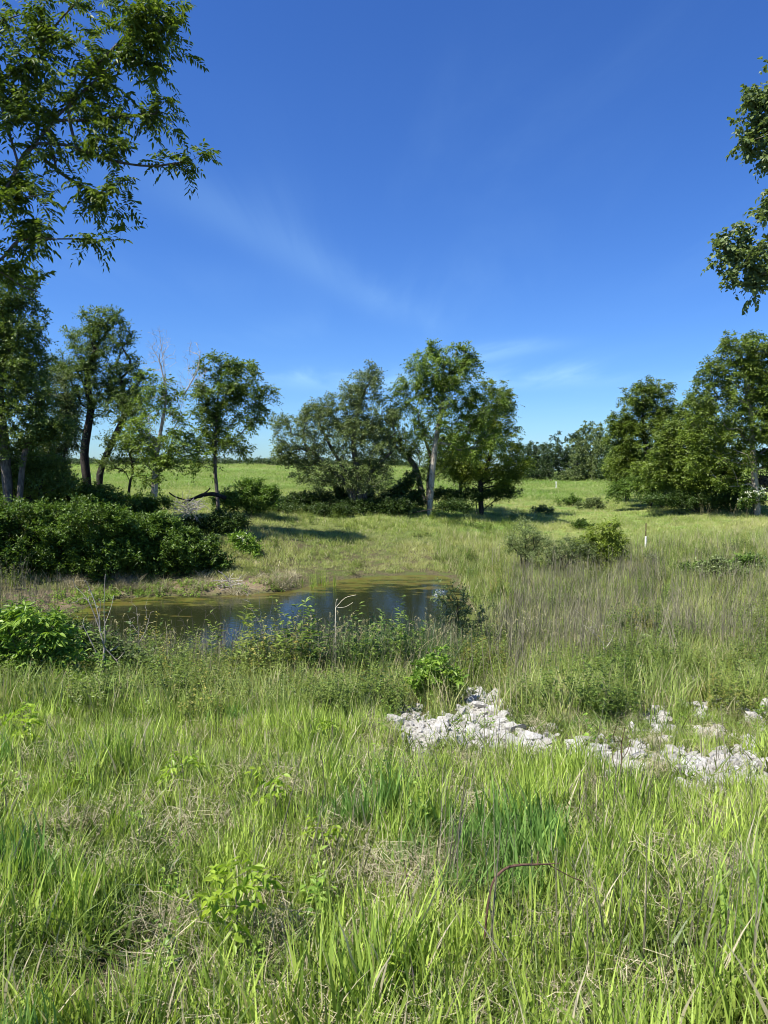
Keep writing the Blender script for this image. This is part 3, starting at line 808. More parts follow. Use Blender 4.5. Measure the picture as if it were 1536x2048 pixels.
def blobpts(blobs, D, n, rng, depth=1.0, ydist=0, outer=.45):
    """points in ellipsoids given in photo pixels, standing at distance D"""
    ar = np.array([b_[2]*b_[3]*(b_[5] if len(b_) > 5 else 1) for b_ in blobs], float); ar /= ar.sum()
    out = []
    for b_, a in zip(blobs, ar):
        k_ = max(1, int(round(n*a))); dd = b_[4] if len(b_) > 4 else 0
        u = unit(rng.normal(0, 1, (k_, 3)))*(rng.random(k_)**outer)[:, None]
        c = at(b_[0], b_[1], D+dd); m_ = (D+dd)/F
        rx, rz = b_[2]*m_, b_[3]*m_; ry = depth*min(math.sqrt(rx*rz), rx*1.3)
        out.append(c+u*np.array([rx, ry, rz]))
    return np.concatenate(out)
TYPES = {  # nax, alen, nlf, leaflet len, halfwidth, droop, pinnate
 'ash':   dict(nax=7, alen=.42, nlf=7, ll=.15, lw=.03, droop=.45, pinn=True, up=.15),
 'elm':   dict(nax=6, alen=.38, nlf=9, ll=.085, lw=.024, droop=.25, pinn=False, up=.25),
 'shrub': dict(nax=6, alen=.28, nlf=7, ll=.1, lw=.026, droop=.2, pinn=False, up=.35),
 'far':   dict(nax=6, alen=.7, nlf=7, ll=.28, lw=.1, droop=.3, pinn=False, up=.2),
}
BS = {'tree': 1.12, 'shrub': 1.12}
def make_tree(name, label, cat, D, base_px, trunks, blobs, n, kind, mat, bark, r0, seed, group=None, depth=1.0, grow_k=.4, minfrac=.0,
              twigs=0, leaf=None, crown='crown', bare=0, drop=1.0, outer=.45, base_dd=0):
    """trunks: list of photo polylines (px,py[,dy]); the first point of each stands on the ground"""
    rng = np.random.default_rng(seed)
    q_ = BS.get(cat, 1); q_ = 1.42 if name == 'distant_tree' else q_
    blobs = [(b_[0], b_[1], b_[2]*q_, b_[3]*q_)+tuple(b_[4:]) for b_ in blobs]
    for b_ in list(blobs):
        for _ in range(2):
            a_ = rng.uniform(-.4, math.pi+.4); f_ = rng.uniform(.3, .48)
            blobs.append((b_[0]+b_[2]*.85*math.cos(a_), b_[1]-b_[3]*.85*math.sin(a_), b_[2]*f_, b_[3]*f_, b_[4] if len(b_) > 4 else 0, 1.3))
    n = int(n*(1.22 if cat == 'tree' else 1.3))
    bx = (base_px-768)/F*D
    bz = z1(bx, D); org = np.array([bx, D, bz])
    tr = Tree(rng)
    for tl in trunks:
        P_ = []
        for i, q in enumerate(tl):
            Yq = D+(q[2] if len(q) > 2 else 0)
            w_ = at(q[0], q[1], Yq)
            if i == 0: w_[2] = z1(w_[0], w_[1])-.15
            P_.append(w_)
        tr.limb(smoothline(P_, 3), -1, .3)
    ntr = len(tr.p)
    zmin = bz+minfrac*(max(q[2] for q in tr.p)-bz)
    att = blobpts(blobs, D, n, rng, depth, outer=outer)
    tr.grow(att, k=grow_k, minz=zmin, step=.35)
    tips = list(tr.tips)
    # extra twiglets leafing along the last stretch
    P_ = np.array(tr.p); par = np.array(tr.par)
    r = tr.radii(r0)
    root = empty(name, org, label, cat, group)
    tm = tr.mesh('trunk', r, org); tm.materials.append(bark)
    link('trunk', tm, root)
    ti = np.array(tips)
    if drop < 1: ti = ti[rng.random(len(ti)) < drop]
    pos = P_[ti]; dirs = unit(pos-P_[par[ti]])
    p2 = P_[par[ti]]+rng.normal(0, .12, pos.shape)
    pos = np.concatenate([pos, p2]); dirs = np.concatenate([dirs, dirs])
    tp = dict(TYPES[kind]); tp.update(leaf or {})
    lm = leafmesh(crown, pos, dirs, org, rng=rng, minz=.02, **tp); lm.materials.append(mat)
    o = link(crown, lm, root)
    return root, tr

# ---- centre group
make_tree('tall_ash_tree', 'tall ash tree with one pale straight trunk, in the middle of the far bank', 'tree', 42, 860,
  [[(858,1024),(864,950),(872,880),(885,800),(888,720)], [(872,880,0),(905,850,.4),(935,790,.8),(945,730,.8)], [(868,905,0),(850,850,-.3),(832,800,-.4),(825,750,-.4)]][:1],
  [(880,735,55,42),(835,765,45,38),(925,765,42,50),(875,820,55,40),(810,800,26,24),(960,830,36,40),(850,725,34,22),(915,700,26,14),(940,880,55,36),(1000,800,20,24),(830,870,22,14)],
  330, 'ash', M_['ash'], M_['bark_pale'], .165, 11, minfrac=.42, grow_k=.25)
make_tree('ash_tree', 'low yellow green tree at the right end of the middle group', 'tree', 45.5, 965,
  [[(963,992),(962,960),(975,930),(985,880),(990,820)], [(963,992),(958,950),(935,915),(925,880)]],
  [(985,830,36,42),(1000,880,40,40),(950,920,50,32),(1020,925,40,32),(1000,960,40,18),(975,945,55,24),(990,785,24,26),(930,950,30,18),(930,880,30,26),(955,850,26,24)],
  320, 'ash', M_['ashy'], M_['bark_dark'], .16, 12, minfrac=.1)
make_tree('ash_tree', 'small tree with thin dark trunk just right of the tall pale one', 'tree', 47.5, 921,
  [[(921,995),(921,960),(918,920),(912,880)]],
  [(915,890,34,30),(905,930,40,24),(940,905,30,24),(890,915,30,28)],
  130, 'ash', M_['ash'], M_['bark_dark'], .10, 13, minfrac=.2)
make_tree('leaning_tree', 'dark tree with two leaning trunks behind the tall pale trunk', 'tree', 45, 845,
  [[(852,1000),(838,960),(828,930),(800,900),(770,880)], [(856,1000),(857,960),(862,920),(850,880)]],
  [(820,890,50,26),(850,915,36,28),(790,870,40,30),(850,860,30,24),(870,940,30,20),(795,905,30,18)],
  190, 'elm', M_['elm'], M_['bark'], .17, 14, minfrac=.25)
make_tree('spreading_tree', 'wide bushy tree with grey branches showing, left of the tall pale trunk', 'tree', 41, 720,
  [[(722,1010),(718,960),(708,900),(712,840),(730,780)], [(726,1010),(735,960),(760,925),(800,890)], [(715,1010),(690,965),(650,930),(610,890)], [(718,1010),(700,960),(665,900),(640,850)]],
  [(590,870,40,45),(640,850,45,35),(700,830,55,45),(725,785,35,32),(740,760,24,20),(690,900,70,50),(610,930,45,36),(760,850,34,40),(755,910,40,40),(670,960,60,30),(740,960,50,30),(560,905,18,22)],
  800, 'elm', M_['olive'], M_['bark'], .17, 15, minfrac=.05, grow_k=.2, leaf=dict(nax=6, nlf=7, ll=.1, lw=.028))

# ---- left group
make_tree('young_ash_tree', 'slender green tree with an open round crown and thin trunk, rightmost of the left group', 'tree', 33, 438,
  [[(440,1048),(434,985),(430,930),(432,860),(436,790),(444,735)], [(432,890),(455,850),(480,810),(505,770)]][:1],
  [(450,735,45,25),(490,765,45,35),(430,780,35,40),(470,820,50,38),(515,790,30,30),(510,840,24,30),(410,840,30,36),(440,880,45,30),(480,890,30,16),(400,910,30,24)],
  175, 'ash', M_['ash'], M_['bark'], .085, 21, minfrac=.3, leaf=dict(alen=.4, ll=.14))
dt, dtr = make_tree('half_dead_tree', 'half dead tree with bare pale tops, left of the slender green tree', 'tree', 31, 310,
  [[(305,1040),(309,985),(312,930),(320,870),(332,800),(330,740),(325,690)], [(312,930),(350,880),(368,810),(378,740)]][:1],
  [(320,880,60,24),(270,880,30,26),(385,900,30,22),(300,910,42,26),(290,820,32,30),(340,930,45,24),(360,840,28,26),(300,950,30,20),(330,790,24,20),(290,760,20,20),(350,770,20,20)],
  75, 'ash', M_['ash'], M_['bark_pale'], .15, 22, minfrac=.25)
# its bare tops
def bare_top(root, D, limbs, blobs, n, seed, r0, mat, name='dead_branch'):
    rng = np.random.default_rng(seed); tr = Tree(rng); org = np.array(root.location)
    for l_ in limbs: tr.limb(smoothline([at(q[0], q[1], D+(q[2] if len(q) > 2 else 0)) for q in l_], 3), -1, .25)
    tr.grow(blobpts(blobs, D, n, rng, .9, outer=.4), k=.15, step=.22, jit=.18)
    me = tr.mesh(name, tr.radii(r0, .004, 1.9), org); me.materials.append(mat)
    return link(name, me, root)
bare_top(dt, 31, [[(330,800),(328,740),(322,690),(318,650)],[(330,770),(318,720),(300,690)]], [(322,690,32,42),(318,725,38,28),(330,790,40,40)], 360, 5, .034, M_['bark_dead'])
bare_top(dt, 31, [[(315,900),(352,850),(368,790),(378,740),(382,690)],[(368,790),(395,740),(400,700)]], [(385,710,24,32),(375,760,28,26),(400,750,24,30),(350,830,34,34),(300,860,40,40)], 420, 6, .038, M_['bark_dead'])
make_tree('twin_trunk_tree', 'tree with two crooked dark trunks forking from one foot, in the left group', 'tree', 34, 190,
  [[(188,1005),(172,950),(170,890),(182,820),(175,760),(190,700)], [(198,1005),(200,950),(222,890),(252,820),(240,750)], [(205,940),(240,890),(280,850)]][:2],
  [(200,650,38,26),(225,690,36,36),(170,700,34,40),(240,750,38,34),(180,770,50,36),(230,800,46,36),(140,740,34,40),(270,810,26,30),(150,820,36,30),(215,635,22,16),(285,770,16,24)],
  380, 'elm', M_['elm'], M_['bark_dark'], .2, 23, minfrac=.45, leaf=dict(nax=6, nlf=10))  # trunks coloured dark for the shade of their crown
make_tree('leafy_tree', 'large dense leafy tree at the left edge, behind the overhanging branches', 'tree', 27, 20,
  [[(30,1010),(45,930),(70,860),(90,800)], [(20,1010),(10,900),(0,800),(10,700)]],
  [(20,600,60,45),(50,660,55,50),(0,700,60,70),(60,740,48,50),(20,810,60,60),(80,800,40,40),(-60,680,60,90),(-60,820,60,90),(50,890,60,40),(100,860,36,30)],
  520, 'elm', M_['elm'], M_['bark'], .18, 24, minfrac=.15, leaf=dict(nax=8, nlf=8, ll=.1, lw=.028), grow_k=.3)
make_tree('thin_tree', 'slim tree with sparse leaves between the left edge tree and the twin trunks', 'tree', 30, 115,
  [[(118,1010),(120,950),(135,890),(150,830)], [(122,1010),(128,960),(110,900),(100,850)]],
  [(110,870,40,34),(90,920,40,34),(120,900,26,26),(85,960,44,26),(60,930,40,40),(115,790,26,46),(135,830,24,30)],
  260, 'elm', M_['olive'], M_['bark'], .09, 25, minfrac=.15)
make_tree('understory_tree', 'ragged low tree with drooping leaves between the twin trunks and the half dead tree', 'tree', 32.5, 262,
  [[(262,1020),(258,980),(266,940),(255,890)]],
  [(262,830,26,30),(250,880,36,22),(290,900,30,20),(230,930,24,14)], 90, 'elm', M_['elm'], M_['bark_dark'], .06, 27, minfrac=.3)
make_tree('understory_tree', 'bushy low tree at the left edge rising out of the thicket', 'tree', 28, 60,
  [[(60,1030),(62,980),(50,940),(45,900)], [(66,1030),(80,980),(95,940)]],
  [(50,930,50,30),(80,960,50,30),(20,960,50,36),(100,930,26,20)], 190, 'elm', M_['elm'], M_['bark_dark'], .07, 28, minfrac=.1)
# ---- right group
make_tree('broad_tree', 'broad green tree at the right edge, tallest of the right group, pale trunk showing', 'tree', 44, 1512,
  [[(1516,1000),(1508,940),(1504,880),(1500,820),(1490,760),(1500,700)]],
  [(1500,700,50,32),(1470,720,40,40),(1440,780,55,44),(1520,760,50,60),(1490,840,60,50),(1430,860,50,50),(1540,840,50,90),(1450,930,60,44),(1600,780,70,90),(1530,690,30,24),(1410,760,24,30),(1600,900,60,70)],
  640, 'ash', M_['right'], M_['bark_pale'], .2, 31, minfrac=.12, grow_k=.25, outer=.4, leaf=dict(nax=7, nlf=6, ll=.175, lw=.038))
make_tree('broad_tree', 'dark green tree low between the double rounded top and the far pasture', 'tree', 56, 1250,
  [[(1255,995),(1252,960),(1250,930)]], [(1250,930,34,40),(1290,950,40,30),(1230,960,16,20)], 190, 'ash', M_['right'], M_['bark_dark'], .14, 36, minfrac=.05, leaf=dict(nax=8))
make_tree('broad_tree', 'green tree with a double rounded top, left end of the right group', 'tree', 52, 1290,
  [[(1300,1000),(1298,950),(1290,890),(1285,830),(1300,790)]],
  [(1270,800,34,30),(1310,800,32,38),(1290,850,55,36),(1250,880,36,36),(1340,860,50,40),(1270,930,48,36),(1330,930,60,44),(1240,900,22,50),(1235,850,16,24),(1325,775,18,14)],
  520, 'ash', M_['right'], M_['bark_dark'], .2, 32, minfrac=.1, leaf=dict(nax=7, nlf=6, ll=.175, lw=.038))
make_tree('broad_tree', 'dark dense tree between the double rounded top and the right edge tree', 'tree', 47, 1400,
  [[(1392,1005),(1395,950),(1390,890),(1380,840)]],
  [(1385,850,44,44),(1470,900,44,60),(1440,980,50,20),(1310,940,40,50),(1460,970,40,30),(1380,985,60,20),(1400,900,50,50),(1370,940,50,40),(1420,950,50,40),(1350,900,34,40),(1395,815,26,22)],
  600, 'ash', M_['right'], M_['bark'], .2, 33, minfrac=.05, leaf=dict(nax=7, nlf=7, ll=.175, lw=.038))
fs, _ = make_tree('low_spreading_tree', 'low tree drooping to the grass under the right group', 'tree', 50, 1330,
  [[(1335,1000),(1330,975),(1310,955)],[(1340,1000),(1370,975),(1400,960)],[(1330,1000),(1290,975),(1250,968)]],
  [(1260,975,40,14),(1300,965,40,22),(1350,965,44,26),(1400,975,44,22),(1235,985,20,10),(1440,975,30,26)],
  220, 'ash', M_['dense'], M_['bark_dark'], .09, 34)
bare_top(fs, 60, [[(1385,880),(1375,830),(1368,805)]], [(1370,815,18,18)], 50, 8, .04, M_['bark_dead'])

# far trees across the pasture, each its own
far_specs = [
 (165, 1130, [(1125,915,36,36),(1110,935,44,24),(1150,930,36,30)], 330, 'dark rounded tree in the distance, largest of the row beyond the pasture', M_['far']),
 (158, 1180, [(1180,925,34,32),(1165,945,34,18),(1200,940,30,22)], 240, 'brownish green tree in the distance, just right of the dark rounded one', M_['olive']),
 (185, 1195, [(1200,880,36,26),(1190,910,36,30),(1222,900,22,40)], 240, 'tall pale greyish tree in the distance, rising behind its darker neighbours', M_['olive']),
 (175, 1070, [(1072,925,24,24),(1060,940,34,18),(1085,915,14,16)], 170, 'small tree in the distance, left end of the row beyond the pasture', M_['far']),
 (150, 1232, [(1235,930,26,34),(1245,950,30,18)], 180, 'distant dark tree half hidden behind the double rounded top tree', M_['far']),
 (190, 1035, [(1040,925,26,26),(1025,940,30,18)], 130, 'distant pale green tree showing just right of the middle group', M_['far']),
 (150, 1290, [(1290,920,40,40),(1330,910,40,50)], 200, 'distant dark tree behind the right group', M_['far']),
]
for i, (D, bpx, bl, n, lab, mt) in enumerate(far_specs):
    make_tree('distant_tree', lab, 'tree', D, bpx, [[(bpx, 965),(bpx+2, 940),(bpx-1, 915)]], bl, n, 'far', mt, M_['bark_dark'], .3, 60+i, group='trees beyond the pasture', minfrac=0.1, outer=.35)
# hedge along the crest of the field
x = R.uniform(-140, 60, 900); y = R.uniform(205, 222, 900)
px_ = pxof(x, y)
ph = [leafmesh('h', R.normal(0, .8, (26, 3))*[1, 1, .45]+[0, 0, .7], unit(R.normal(0, 1, (26, 3))+[0, 0, 1]), (0, 0, 0), 4, .6, 4, .3, .11, pinn=False) for _ in range(1)]
def me2part(me):
    v = np.zeros(len(me.vertices)*3, np.float32); me.vertices.foreach_get('co', v)
    q = np.zeros(len(me.loops), np.int32); me.loops.foreach_get('vertex_index', q)
    r_ = np.zeros(len(me.vertices), np.float32); me.attributes['rnd'].data.foreach_get('value', r_)
    return v.reshape(-1, 3), q.reshape(-1, 4), r_, r_*0
k = wav(x, y, 26, seed=51)+.6*wav(x, y, 9, seed=52) > -.4
scatter('hedgerow', 'low far hedge and scrub along the crest of the field', [me2part(ph[0])], pts(x, y, zf(x, y))[k], R.uniform(.5, 1.25, k.sum()), M_['far'])

# ------------------------------------------------------------------ shrubs
def shrub(name, label, D, blobs, n, mat, seed, leaf=None, cat='shrub', group=None, bark=None, r0=.03, nst=5, kind='shrub', depth=1.0, outer=.4, extra=None):
    n = int(n*1.0)
    cx = sum(b_[0]*b_[2]*b_[3] for b_ in blobs)/sum(b_[2]*b_[3] for b_ in blobs)
    rng = np.random.default_rng(seed)
    trunks = []
    wpx = max(b_[2] for b_ in blobs)
    for i in range(nst):
        b_ = blobs[rng.integers(len(blobs))]
        o_ = rng.uniform(-.25, .25)*wpx
        gx_ = (cx+o_-768)/F*D; gpy = pyof(np.array([gx_]), np.array([D]), np.array([z1(gx_, D)]))[0]
        ty = min(b_[1], gpy-6)
        trunks.append([(cx+o_, gpy), ((cx+o_+b_[0])/2, (gpy*1.2+ty)/2.2), (b_[0], ty)])
    return make_tree(name, label, cat, D, cx, trunks, blobs, n, kind, mat, bark or M_['bark_dark'], r0, seed, group=group, leaf=leaf, depth=depth, crown='foliage', outer=outer)
G1 = 'dense shrubs on the left bank'
shrub('bank_shrub', 'dense dark green shrub at the left edge of the far bank', 25, [(10,1050,70,50),(-50,1080,70,60),(50,1115,60,44)], 380, M_['dense'], 101, group=G1)
shrub('bank_shrub', 'dense dark green shrub on the left bank below the twin dark trunks', 25.5, [(150,1045,80,46),(120,1110,70,45),(200,1115,60,45)], 460, M_['dense'], 102, group=G1)
shrub('bank_shrub', 'dense dark green shrub on the left bank below the half dead tree', 26.5, [(275,1062,62,34),(250,1100,70,50),(340,1105,60,44),(300,1140,60,34)], 480, M_['dense'], 103, group=G1)
shrub('bank_shrub', 'lower dark shrub at the right end of the left bank thicket', 27, [(385,1105,44,34),(360,1140,44,30),(415,1130,34,26),(350,1085,40,26)], 320, M_['dense'], 104, group=G1)
shrub('bank_shrub', 'dark shrub in the shade behind the left bank thicket', 30, [(230,1005,80,24),(120,995,70,30),(50,990,60,34),(270,1030,40,20)], 440, M_['dense'], 105, group=G1)
shrub('arching_shrub', 'dark arching shrub between the slender green tree and the wide bushy tree', 37, [(495,990,42,26),(530,1000,34,20),(460,1005,30,16),(505,970,20,10)], 190, M_['dense'], 106)
shrub('shade_coloured_shrub', 'low shade-coloured undergrowth shrub beneath the wide bushy tree', 41.5, [(620,1005,50,14),(680,1000,50,20),(570,1005,40,14),(530,1008,40,14)], 300, M_['under'], 107, leaf=dict(alen=.3))  # dark leaf colour stands in for tree shade
shrub('shade_coloured_shrub', 'low undergrowth shrub left of the tall pale trunk', 42.5, [(740,995,50,20),(800,998,40,18),(835,1000,20,14),(820,965,22,18)], 260, M_['under'], 108)
shrub('shade_coloured_shrub', 'low shade-coloured undergrowth right of the tall pale trunk', 45.5, [(900,993,36,10),(950,990,40,10),(1010,985,34,9)], 170, M_['under'], 109)
shrub('grey_willow_shrub', 'greyish green round shrub in the meadow, left of the bright green one', 29, [(1050,1080,28,32),(1040,1095,26,24),(1068,1100,30,20)], 75, M_['olive'], 111, leaf=dict(ll=.07, lw=.014))
shrub('grey_willow_shrub', 'low scraggy shrub in the meadow, middle of the three beside the marker stake', 28, [(1120,1095,36,22),(1095,1115,34,16),(1150,1105,30,20)], 65, M_['olive'], 112, leaf=dict(ll=.07, lw=.016))
shrub('green_shrub', 'bright green feathery shrub in the meadow nearest the marker stake', 28.5, [(1200,1075,30,24),(1175,1090,26,18),(1225,1090,22,18),(1215,1055,18,14),(1210,1110,34,16)], 75, M_['ashy'], 113, kind='ash', leaf=dict(alen=.3, ll=.11, lw=.02))
for i, (px, py, rr, lab) in enumerate([(1392,1140,16,'small dark shrub in the right meadow, left of a larger one'),(1445,1140,28,'dark shrub in the right meadow near the frame edge'),(1500,1130,24,'greenish shrub at the right edge of the meadow'),
        (1302,1122,12,'small bushy weed below the marker stake'),(1165,1050,10,'small sapling above the meadow shrubs'),(1085,1020,10,'small bush at the far end of the meadow, left'),(1140,1000,14,'small bush at the far end of the meadow, near the far white post'),(1185,1005,16,'low bush at the far end of the meadow, left of the right group')]):
    h_ = hit(px, py+rr*.9)
    shrub('meadow_bush', lab, h_[1], [(px,py,rr*.8,rr*.6),(px-rr*1.1,py+rr*.3,rr*.8,rr*.4),(px+rr*1.2,py+rr*.35,rr*.8,rr*.35)], int(12+rr*1.0), M_['olive'] if i % 2 else M_['dense'], 120+i, nst=3, group='small bushes in the meadow')
# left foreground bright elder and neighbours
shrub('elder_shrub', 'leafy bright green elder shrub in the left foreground by the pond', 10.6, [(30,1290,50,60),(70,1240,40,26),(120,1290,26,44),(20,1370,60,40),(100,1350,44,40),(-50,1300,60,80),(140,1340,20,30)], 95, M_['elder'], 131, nst=9,
      leaf=dict(nax=5, alen=.2, nlf=6, ll=.12, lw=.022, droop=.35, pinn=True, up=.5, fine=True), r0=.012, bark=M_['bark'])
shrub('bramble_bush', 'low green bramble beside the leafless pale sapling', 10.4, [(160,1385,44,30),(70,1410,56,34),(0,1420,50,34)], 90, M_['elder'], 132, nst=5,
      leaf=dict(nax=5, alen=.14, nlf=5, ll=.08, lw=.02, droop=.3, pinn=True, up=.5, fine=True), r0=.008)
shrub('broadleaf_plant', 'bright broadleaf plant at the left end of the white stones', 10.2, [(870,1345,22,28),(900,1365,22,18),(850,1370,20,16)], 34, M_['elder'], 133, nst=5,
      leaf=dict(nax=4, alen=.12, nlf=5, ll=.09, lw=.018, droop=.25, pinn=True, up=.6, fine=True), r0=.006)
shrub('dark_bush', 'small dark green bush right of the largest patch of white stones', 9.4, [(1095,1450,28,26),(1125,1440,22,20),(1080,1425,20,18)], 50, M_['dense'], 134, nst=5,
      leaf=dict(nax=4, alen=.09, nlf=6, ll=.035, lw=.012, droop=.1, up=.4, fine=True), r0=.005)
shrub('pond_bush', 'slender plant with white flowers at the right shore of the pond', 15.5, [(885,1195,12,16),(895,1230,14,30),(915,1200,24,26),(930,1240,30,30)], 46, M_['olive'], 135, nst=5,
      leaf=dict(nax=4, alen=.12, nlf=6, ll=.05, lw=.014, droop=.1, up=.4), r0=.006)
shrub('shade_coloured_shrub', 'tangled shade-coloured undergrowth in front of the wide bushy tree', 39.5, [(560,1022,46,12),(640,1026,46,12),(500,1028,40,14)], 240, M_['under'], 110, leaf=dict(alen=.3))
shrub('shade_coloured_shrub', 'tangled shade-coloured undergrowth at the foot of the tall pale trunk', 40.5, [(720,1018,46,12),(790,1016,40,11),(910,1012,30,8)], 220, M_['under'], 114, leaf=dict(alen=.3))
shrub('shade_coloured_shrub', 'shade-coloured undergrowth below the fallen log and the slender green tree', 31.5, [(400,1058,44,14),(455,1045,36,14)], 170, M_['under'], 115, leaf=dict(alen=.3))
shrub('shade_coloured_shrub', 'shade-coloured undergrowth along the foot of the right group', 46, [(1400,1000,60,10),(1480,1004,50,12),(1320,996,50,9)], 240, M_['under'], 116, leaf=dict(alen=.3))
shrub('shade_coloured_brush', 'added tangled brush with shade-coloured leaves around the foot of the leafless pale sapling', 12.2, [(185,1310,50,44),(255,1335,44,34),(150,1290,34,40)], 130, M_['under'], 150, nst=8, r0=.008, bark=M_['bark'],
      leaf=dict(nax=5, alen=.15, nlf=6, ll=.06, lw=.014, droop=.25, up=.5))  # added plant, its dark leaves paint the shadow by the shore
# white blossom shrub at right
fl, _ = shrub('elderflower_shrub', 'shrub covered in white blossom in front of the right group', 43, [(1508,990,20,14),(1490,1005,16,8)], 50, M_['dense'], 141, leaf=dict(nax=4))
def blossom(root, D, blobs, n, seed, mat, size=.05, k_=10, name='blossom'):
    rng = np.random.default_rng(seed)
    P_ = blobpts(blobs, D, n, rng, 1.0, outer=.3)
    P_[:, 1] -= .15
    me = leafmesh(name, P_, unit(rng.normal(0, 1, P_.shape)+[0, -.5, 1]), np.array(root.location), 4, size*1.6, k_//4+1, size, size*.45, droop=0, rng=rng, pinn=False)
    me.materials.append(mat); return link(name, me, root)
blossom(fl, 43, [(1508,986,20,12),(1488,1002,14,5)], 26, 1, M_['white'], .09)
f2, _ = shrub('elderflower_shrub', 'low flowering plant on the far bank below the slender green tree', 29.5, [(485,1085,24,12),(500,1105,20,14)], 50, M_['elder'], 142, leaf=dict(nax=4))
blossom(f2, 29.5, [(487,1077,16,5)], 9, 2, M_['white'], .07)
blossom(bpy.data.objects['pond_bush'], 15.5, [(880,1184,9,5)], 5, 3, M_['white'], .05)

# ------------------------------------------------------------------ overhanging branches, left and right
def overhang(name, label, D, org_px, limbs, blobs, n, seed, mat, bark, r0, leaf, cat='tree', step=.2, jit=.08, tw=1):
    rng = np.random.default_rng(seed); tr = Tree(rng)
    ox = (org_px-768)/F*D; org = np.array([ox, D, z1(ox, D)])
    trunk = [np.array([ox, D, org[2]-.2]), np.array([ox+.15, D, org[2]+2.2]), np.array([ox+.3, D+.1, org[2]+3.6]), np.array([ox+.35, D+.2, org[2]+6.2]), np.array([ox+.5, D+.1, org[2]+8.5])]
    tr.limb(smoothline(trunk, 4), -1, .25); ntk = len(tr.p)
    for l_ in limbs:
        L = [at(q[0], q[1], D+(q[2] if len(q) > 2 else 0)) for q in l_]
        j = tr.nearest(L[0]-np.array([.0, 0, .9]))
        tr.limb(smoothline([tr.p[j]]+L, 4), j, .2)
    nlim = len(tr.p)
    tr.grow(blobpts(blobs, D, n, rng, 1.0, outer=.5), k=.12, step=step, jit=jit)
    root = empty(name, org, label, cat)
    rad = tr.radii(r0, .0035, 2.0)
    rad[ntk:] = np.minimum(rad[ntk:], r0*.125)
    tm = tr.mesh('trunk', rad, org, sides=8); tm.materials.append(bark); link('trunk', tm, root)
    P_ = np.array(tr.p); par = np.array(tr.par); ti = np.array(tr.tips)
    pos = P_[ti]; dirs = unit(pos-P_[par[ti]])
    q = [par[par[ti]], par[ti]]
    pos = np.concatenate([pos, P_[q[0]]]); dirs = np.concatenate([dirs, dirs])
    lm = leafmesh('crown', pos, dirs, org, rng=rng, fine=True, **leaf); lm.materials.append(mat); link('crown', lm, root)
    return root
overhang('walnut_tree', 'walnut tree whose leafy branches overhang the top left of the view', 12.0, -430,
  [[(-60,480),(0,395),(65,295),(105,245),(140,208),(215,140),(262,105)], [(60,295),(130,290),(220,320),(300,332),(380,322)], [(140,208),(200,125),(262,60),(275,0),(290,-60)],
   [(0,180),(60,120),(120,40),(180,-20)], [(-60,540),(0,520),(40,480),(110,478),(180,478),(240,480)], [(-80,560),(-10,540),(40,570),(80,585)], [(-60,60),(10,40),(90,10)],
   [(60,295),(100,330),(160,370),(220,390)], [(100,250),(180,240),(260,232),(310,228)]],
  [(60,40,90,60),(200,25,50,40),(320,40,44,40),(150,100,70,40),(290,90,50,40),(60,150,90,60),(220,170,50,40),(30,230,60,50),(150,200,60,40),(290,210,46,26),(230,240,60,34),(150,290,70,30),(60,330,60,40),
   (240,300,60,30),(390,305,20,16),(345,325,24,14),(120,390,60,36),(40,420,60,40),(240,390,34,26),(80,480,60,30),(180,480,40,20),(240,470,22,14),(30,550,50,24),(90,560,20,20),
   (-80,100,80,120),(-80,330,80,120),(-60,500,60,60),(335,50,44,50),(350,90,30,30),(340,250,24,24),(400,300,22,20),(370,330,24,14),(300,130,30,30),(330,210,22,22),(200,410,60,30),(280,40,60,40)],
  235, 201, M_['tree_dark'], M_['bark'], .2, dict(nax=5, alen=.30, nlf=11, ll=.098, lw=.019, droop=.38, pinn=True, up=.12, spread=1.05))
overhang('cottonwood_tree', 'cottonwood whose shiny leafy branches reach in at the right edge', 13.5, 2080,
  [[(1640,420),(1570,470),(1500,500),(1460,510)], [(1640,180),(1560,240),(1500,260)], [(1600,520),(1530,545),(1490,570)]],
  [(1505,215,32,40),(1520,280,40,52),(1530,180,24,20),(1532,310,16,16),(1525,430,22,24),(1480,470,30,20),(1442,480,28,24),(1500,520,42,36),(1530,400,20,22),(1470,545,26,18),(1525,560,24,26),(1500,590,16,12),
   (1600,250,60,90),(1600,480,60,110),(1640,100,90,90),(1435,530,12,12)],
  330, 202, M_['cotton'], M_['bark_pale'], .22, dict(nax=4, alen=.21, nlf=7, ll=.078, lw=.034, droop=.35, pinn=False, up=.1, spread=1.1))

# ------------------------------------------------------------------ stones
def stone_mesh(seed):
    import bmesh
    rng = np.random.default_rng(seed)
    bm = bmesh.new()
    P_ = unit(rng.normal(0, 1, (15, 3)))*rng.uniform(.8, 1.05, (15, 1))*np.array([1, rng.uniform(.65, .95), rng.uniform(.5, .75)])
    for q in P_: bm.verts.new(q)
    r_ = bmesh.ops.convex_hull(bm, input=bm.verts)
    dead = [v for v in r_['geom_interior'] if isinstance(v, bmesh.types.BMVert)]
    if dead: bmesh.ops.delete(bm, geom=dead, context='VERTS')
    me = bpy.data.meshes.new('stone'); bm.to_mesh(me); bm.free()
    return me
m, t = newmat('white_limestone')
tcn = t.nodes.new('ShaderNodeTexCoord'); oi = t.nodes.new('ShaderNodeObjectInfo')
addv = N(t, 'ShaderNodeVectorMath', operation='ADD'); t.links.new(tcn.outputs['Object'], addv.inputs[0]); t.links.new(oi.outputs['Random'], addv.inputs[1])
na = noise(t, addv.outputs[0], 2.2, 6, .65)
c = rgbmix(t, ramp(t, na, .38, .68), (.54,.52,.47), (.83,.82,.79))
